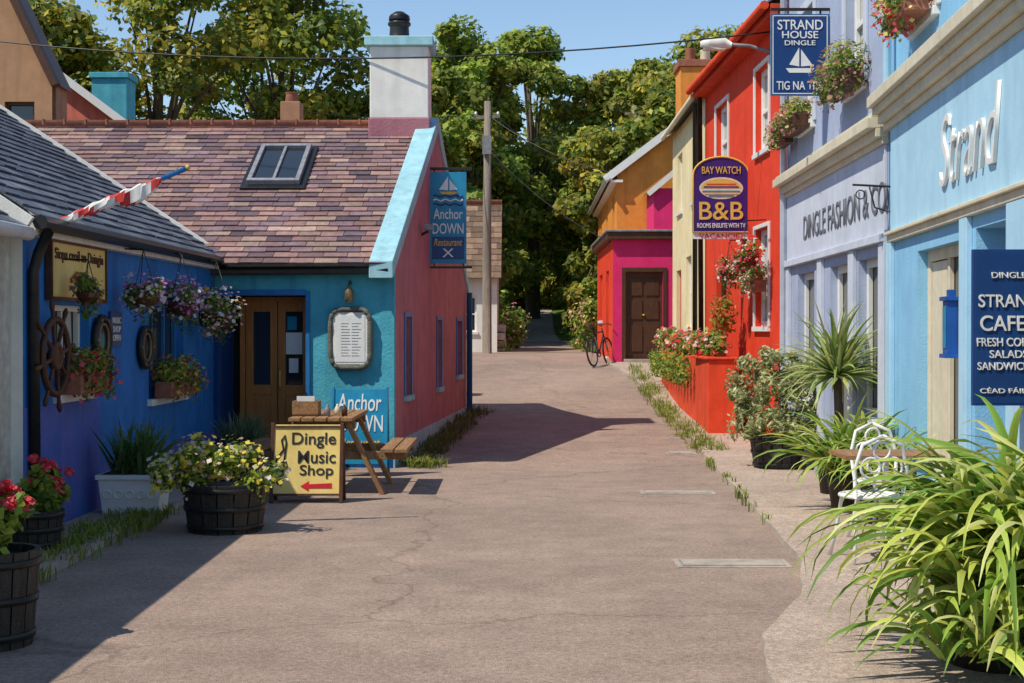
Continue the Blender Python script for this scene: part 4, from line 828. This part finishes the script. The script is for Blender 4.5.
b=B(); px,py=-.68,38.6; b.tube([(px,py,.9),(px,py,4),(px+.02,py,7.85)],[.13,.12,.09],'pole',n=12)
b.beam((px-.35,py,7.4),(px+.35,py,7.45),.06,.09,'pole')
for s_ in (-.3,.0,.3): b.lathe((px+s_,py,7.47),[(.03,0),(.04,.06),(.02,.1)],'whitep',8)
b.box(px-.12,px+.12,py-.2,py-.08,6.4,6.9,'lead'); b.obj('utility_pole')
b=B(); b.tube([(4.55,53,1),(4.55,53,10)],[.13,.1],'pole'); b.beam((4.2,53,9.7),(4.9,53,9.7),.08,.1,'pole'); b.obj('utility_pole')
def wire(a,c,sag,r=.012):
    a=Vector(a);c=Vector(c); return [a.lerp(c,i/20)-Vector((0,0,sag*4*(i/20)*(1-i/20))) for i in range(21)],r
b=B()
for (a,c,s_,r) in [((-9.5,22,6.3),(3.7,19.5,5.75),.42,.012),((px,py,7.5),(2.7,36,5.6),.25,.012),((px+.3,py,7.45),(2.75,38,5.4),.3,.012),((px-.2,py,7.0),(4.55,53,9.6),.5,.012),((px,py,6.6),(2.36,33.5,3.7),.25,.01),((px-.3,py,7.5),(-9,32,7.6),.5,.012)]:
    p,r=wire(a,c,s_,r); b.tube(p,r,'black',n=5)
b.obj('overhead_wires')

# ---------------------------------------------------------------- trees
def tree(x,y,h,r,hue=0,name='tree',low=.2,dens=1.0,leaf=.27):
    g_=group(name); z0=gz(y); b=B(); ht=h*.55
    b.tube([(x,y,z0-.3),(x+R(-.1,.1),y,z0+ht*.4),(x+R(-.3,.3),y,z0+ht),(x+R(-.4,.4),y,z0+h*.85)],[.028*h,.022*h,.012*h,.003*h],'bark',n=9)
    f=Fol(); nb=int(48*dens); blobs=[]
    for i in range(nb):
        t=R(0,1); zz=low+(1-low)*t; a=R(0,6.28)
        prof=math.sin(math.pi*min(1,(.12+.88*(t**.9))*.98))**.55 if t>.0 else .3
        q=r*prof*R(.4,1.0); br=r*R(.17,.36)
        c=(x+q*math.cos(a),y+q*math.sin(a)*.85,z0+h*zz-br*.4); blobs.append((c,br))
    for c,br in blobs:
        k=R(.65,1.3)*2.9; wm=R(-.1,.4)+hue
        base=[(.080*k*(1+wm),.115*k,.015*k),(.062*k*(1+wm),.092*k,.013*k),(.108*k*(1+wm),.140*k,.020*k),(.042*k,.068*k,.012*k)]
        f.leaves(c,(br,br,br*.7),int(300*dens**.3),leaf,base,asp=.62,shell=.4,up=.55,jit=.35)
        if random.random()<.5: b.tube([(x,y,z0+h*R(.3,.5)),((x+c[0])/2,(y+c[1])/2,(z0+h*.45+c[2])/2),(c[0],c[1],c[2]-br*.3)],[.007*h,.004*h,.0012*h],'bark',n=5,cap=False)
    b.obj('trunk',g_); f.build('crown',g_)
for t in [(-11.3,46,14.0,4.2,.3),(-7.6,48,13.0,3.6,.2),(-14.8,44,10.8,3.4,.35),(-18.5,47,10.5,3.6,.1),(-5.0,50,10.0,2.9,.2),(-3.0,54,10.2,3.0,.1),(-1.6,57,12.8,3.2,.15),(.9,61,12.4,3.3,.1),(3.4,61,10.8,3.2,.25),(5.6,61,10.9,3.2,.1),(8.0,59,12.7,3.4,.15),(10.6,60,12.8,3.6,0),(14,58,12,3.8,.1),(-9.5,55,12.5,4,.1),(-23,50,11,4,.1)]:
    tree(*t[:4],hue=t[4],low=.16,dens=1.15)
for t in [(-2.8,48.5,8.0,2.2,.1),(3.4,51.5,8.3,2.0,.4),(4.8,50,9.0,2.3,.25),(-1.6,52,7.6,1.8,.3),(2.2,67,9.0,3,.4),(-.6,66,8.5,2.6,.3),(4.4,56,9.5,2.4,.2)]:
    tree(*t[:4],hue=t[4],low=.06,dens=.9)
f=Fol()
for i in range(210):
    y=R(47,68); side=random.choice([-1,1]); x=(R(-9,-.5) if side<0 else R(2.3,7)); 
    if y>57: x=R(-9,.2) if side<0 else R(1.9,9)
    r=R(.4,.9); k=R(.7,1.4)*2.9; f.leaves((x,y,gz(y)+R(.2,1.6)),(r,r,r*.8),180,.19,[(.09*k,.125*k,.018*k),(.12*k,.145*k,.025*k),(.055*k,.085*k,.015*k)],asp=.55,shell=.3)
for i in range(26):
    y=R(69,71); r=R(.6,1.0); k=3.6; f.leaves((R(-1.5,3.5),y,gz(y)+R(.2,3.2)),(r,r*.6,r*.8),200,.2,[(.11*k,.14*k,.02*k),(.13*k,.15*k,.025*k),(.07*k,.10*k,.015*k)],asp=.55,shell=.3)
f.build('hedge')
f=Fol()
for i in range(240):
    x=R(-45,45); y=R(72,79); z_=gz(y)+R(0,7.5); r=R(1.2,2.2); k=R(.5,1.1)*2.4; f.leaves((x,y,z_),(r,r,r*.8),130,.5,[(.07*k,.11*k,.02*k),(.05*k,.08*k,.015*k)],asp=.6,shell=.3)
f.build('distant_trees')
f=Fol()
for c,r in [((-.25,46,1.8),.7),((-.1,44.5,1.5),.5),((.0,48,1.9),.6),((2.5,46,2.0),.45),((2.2,40.5,1.5),.4),((2.15,42,2.0),.5),((2.2,39.6,2.2),.35)]:
    f.leaves(c,(r,r,r),420,.14,GY+G1,shell=.2); f.flowers(c,(r,r,r),60,.1,[(.7,.2,.3),(.8,.6,.2)])
f.build('roadside_bushes')

# ---------------------------------------------------------------- finalise origins
bpy.context.view_layer.update()
for ob in list(COL.objects):
    if ob.parent: continue
    if ob.type=='MESH':
        me=ob.data; n=len(me.vertices); co=np.empty(n*3,np.float32); me.vertices.foreach_get('co',co); co=co.reshape(-1,3)
        c=(co.min(0)+co.max(0))/2; c[2]=co[:,2].min()
        if ob.name in('ground','road','pavement','path'): continue
        me.transform(Matrix.Translation(-Vector(c.tolist()))); ob.location=Vector(c.tolist())
    elif ob.type=='EMPTY':
        mn=np.full(3,1e9); mx=-mn
        for ch in ob.children:
            me=ch.data; n=len(me.vertices)
            if n==0: continue
            co=np.empty(n*3,np.float32); me.vertices.foreach_get('co',co); co=co.reshape(-1,3); mn=np.minimum(mn,co.min(0)); mx=np.maximum(mx,co.max(0))
        c=(mn+mx)/2; c[2]=mn[2]; ob.location=Vector(c.tolist())
        for ch in ob.children: ch.matrix_parent_inverse=Matrix.Translation(-Vector(c.tolist()))

# ---------------------------------------------------------------- light, sky, camera
dv=Vector((.60,.36,-1)).normalized(); el=math.asin(-dv.z); az=math.atan2(-dv.x,-dv.y)
sl=bpy.data.lights.new('sun','SUN'); sl.energy=5.0; sl.angle=math.radians(.53); sl.color=(1,.92,.78)
so=bpy.data.objects.new('sun',sl); COL.objects.link(so); so.rotation_euler=dv.to_track_quat('-Z','Y').to_euler(); so.location=(-20,-6,30)
w=bpy.data.worlds.new('World'); sc.world=w; w.use_nodes=True; nt=w.node_tree; bg=nt.nodes['Background']
sk=nt.nodes.new('ShaderNodeTexSky'); sk.sky_type='NISHITA'; sk.sun_disc=False; sk.sun_elevation=el; sk.sun_rotation=az%(2*math.pi); sk.air_density=1.1; sk.dust_density=.0; sk.ozone_density=3.0
nt.links.new(sk.outputs[0],bg.inputs['Color']); bg.inputs['Strength'].default_value=.15
cd=bpy.data.cameras.new('camera'); cd.lens=50; cd.sensor_width=36; cd.clip_end=3000; cd.clip_start=.1
co=bpy.data.objects.new('camera',cd); COL.objects.link(co); co.location=(0,0,1.65); co.rotation_euler=(math.radians(90-.46),0,0); sc.camera=co
sc.view_settings.view_transform='Standard'; sc.view_settings.look='None'; sc.view_settings.exposure=0
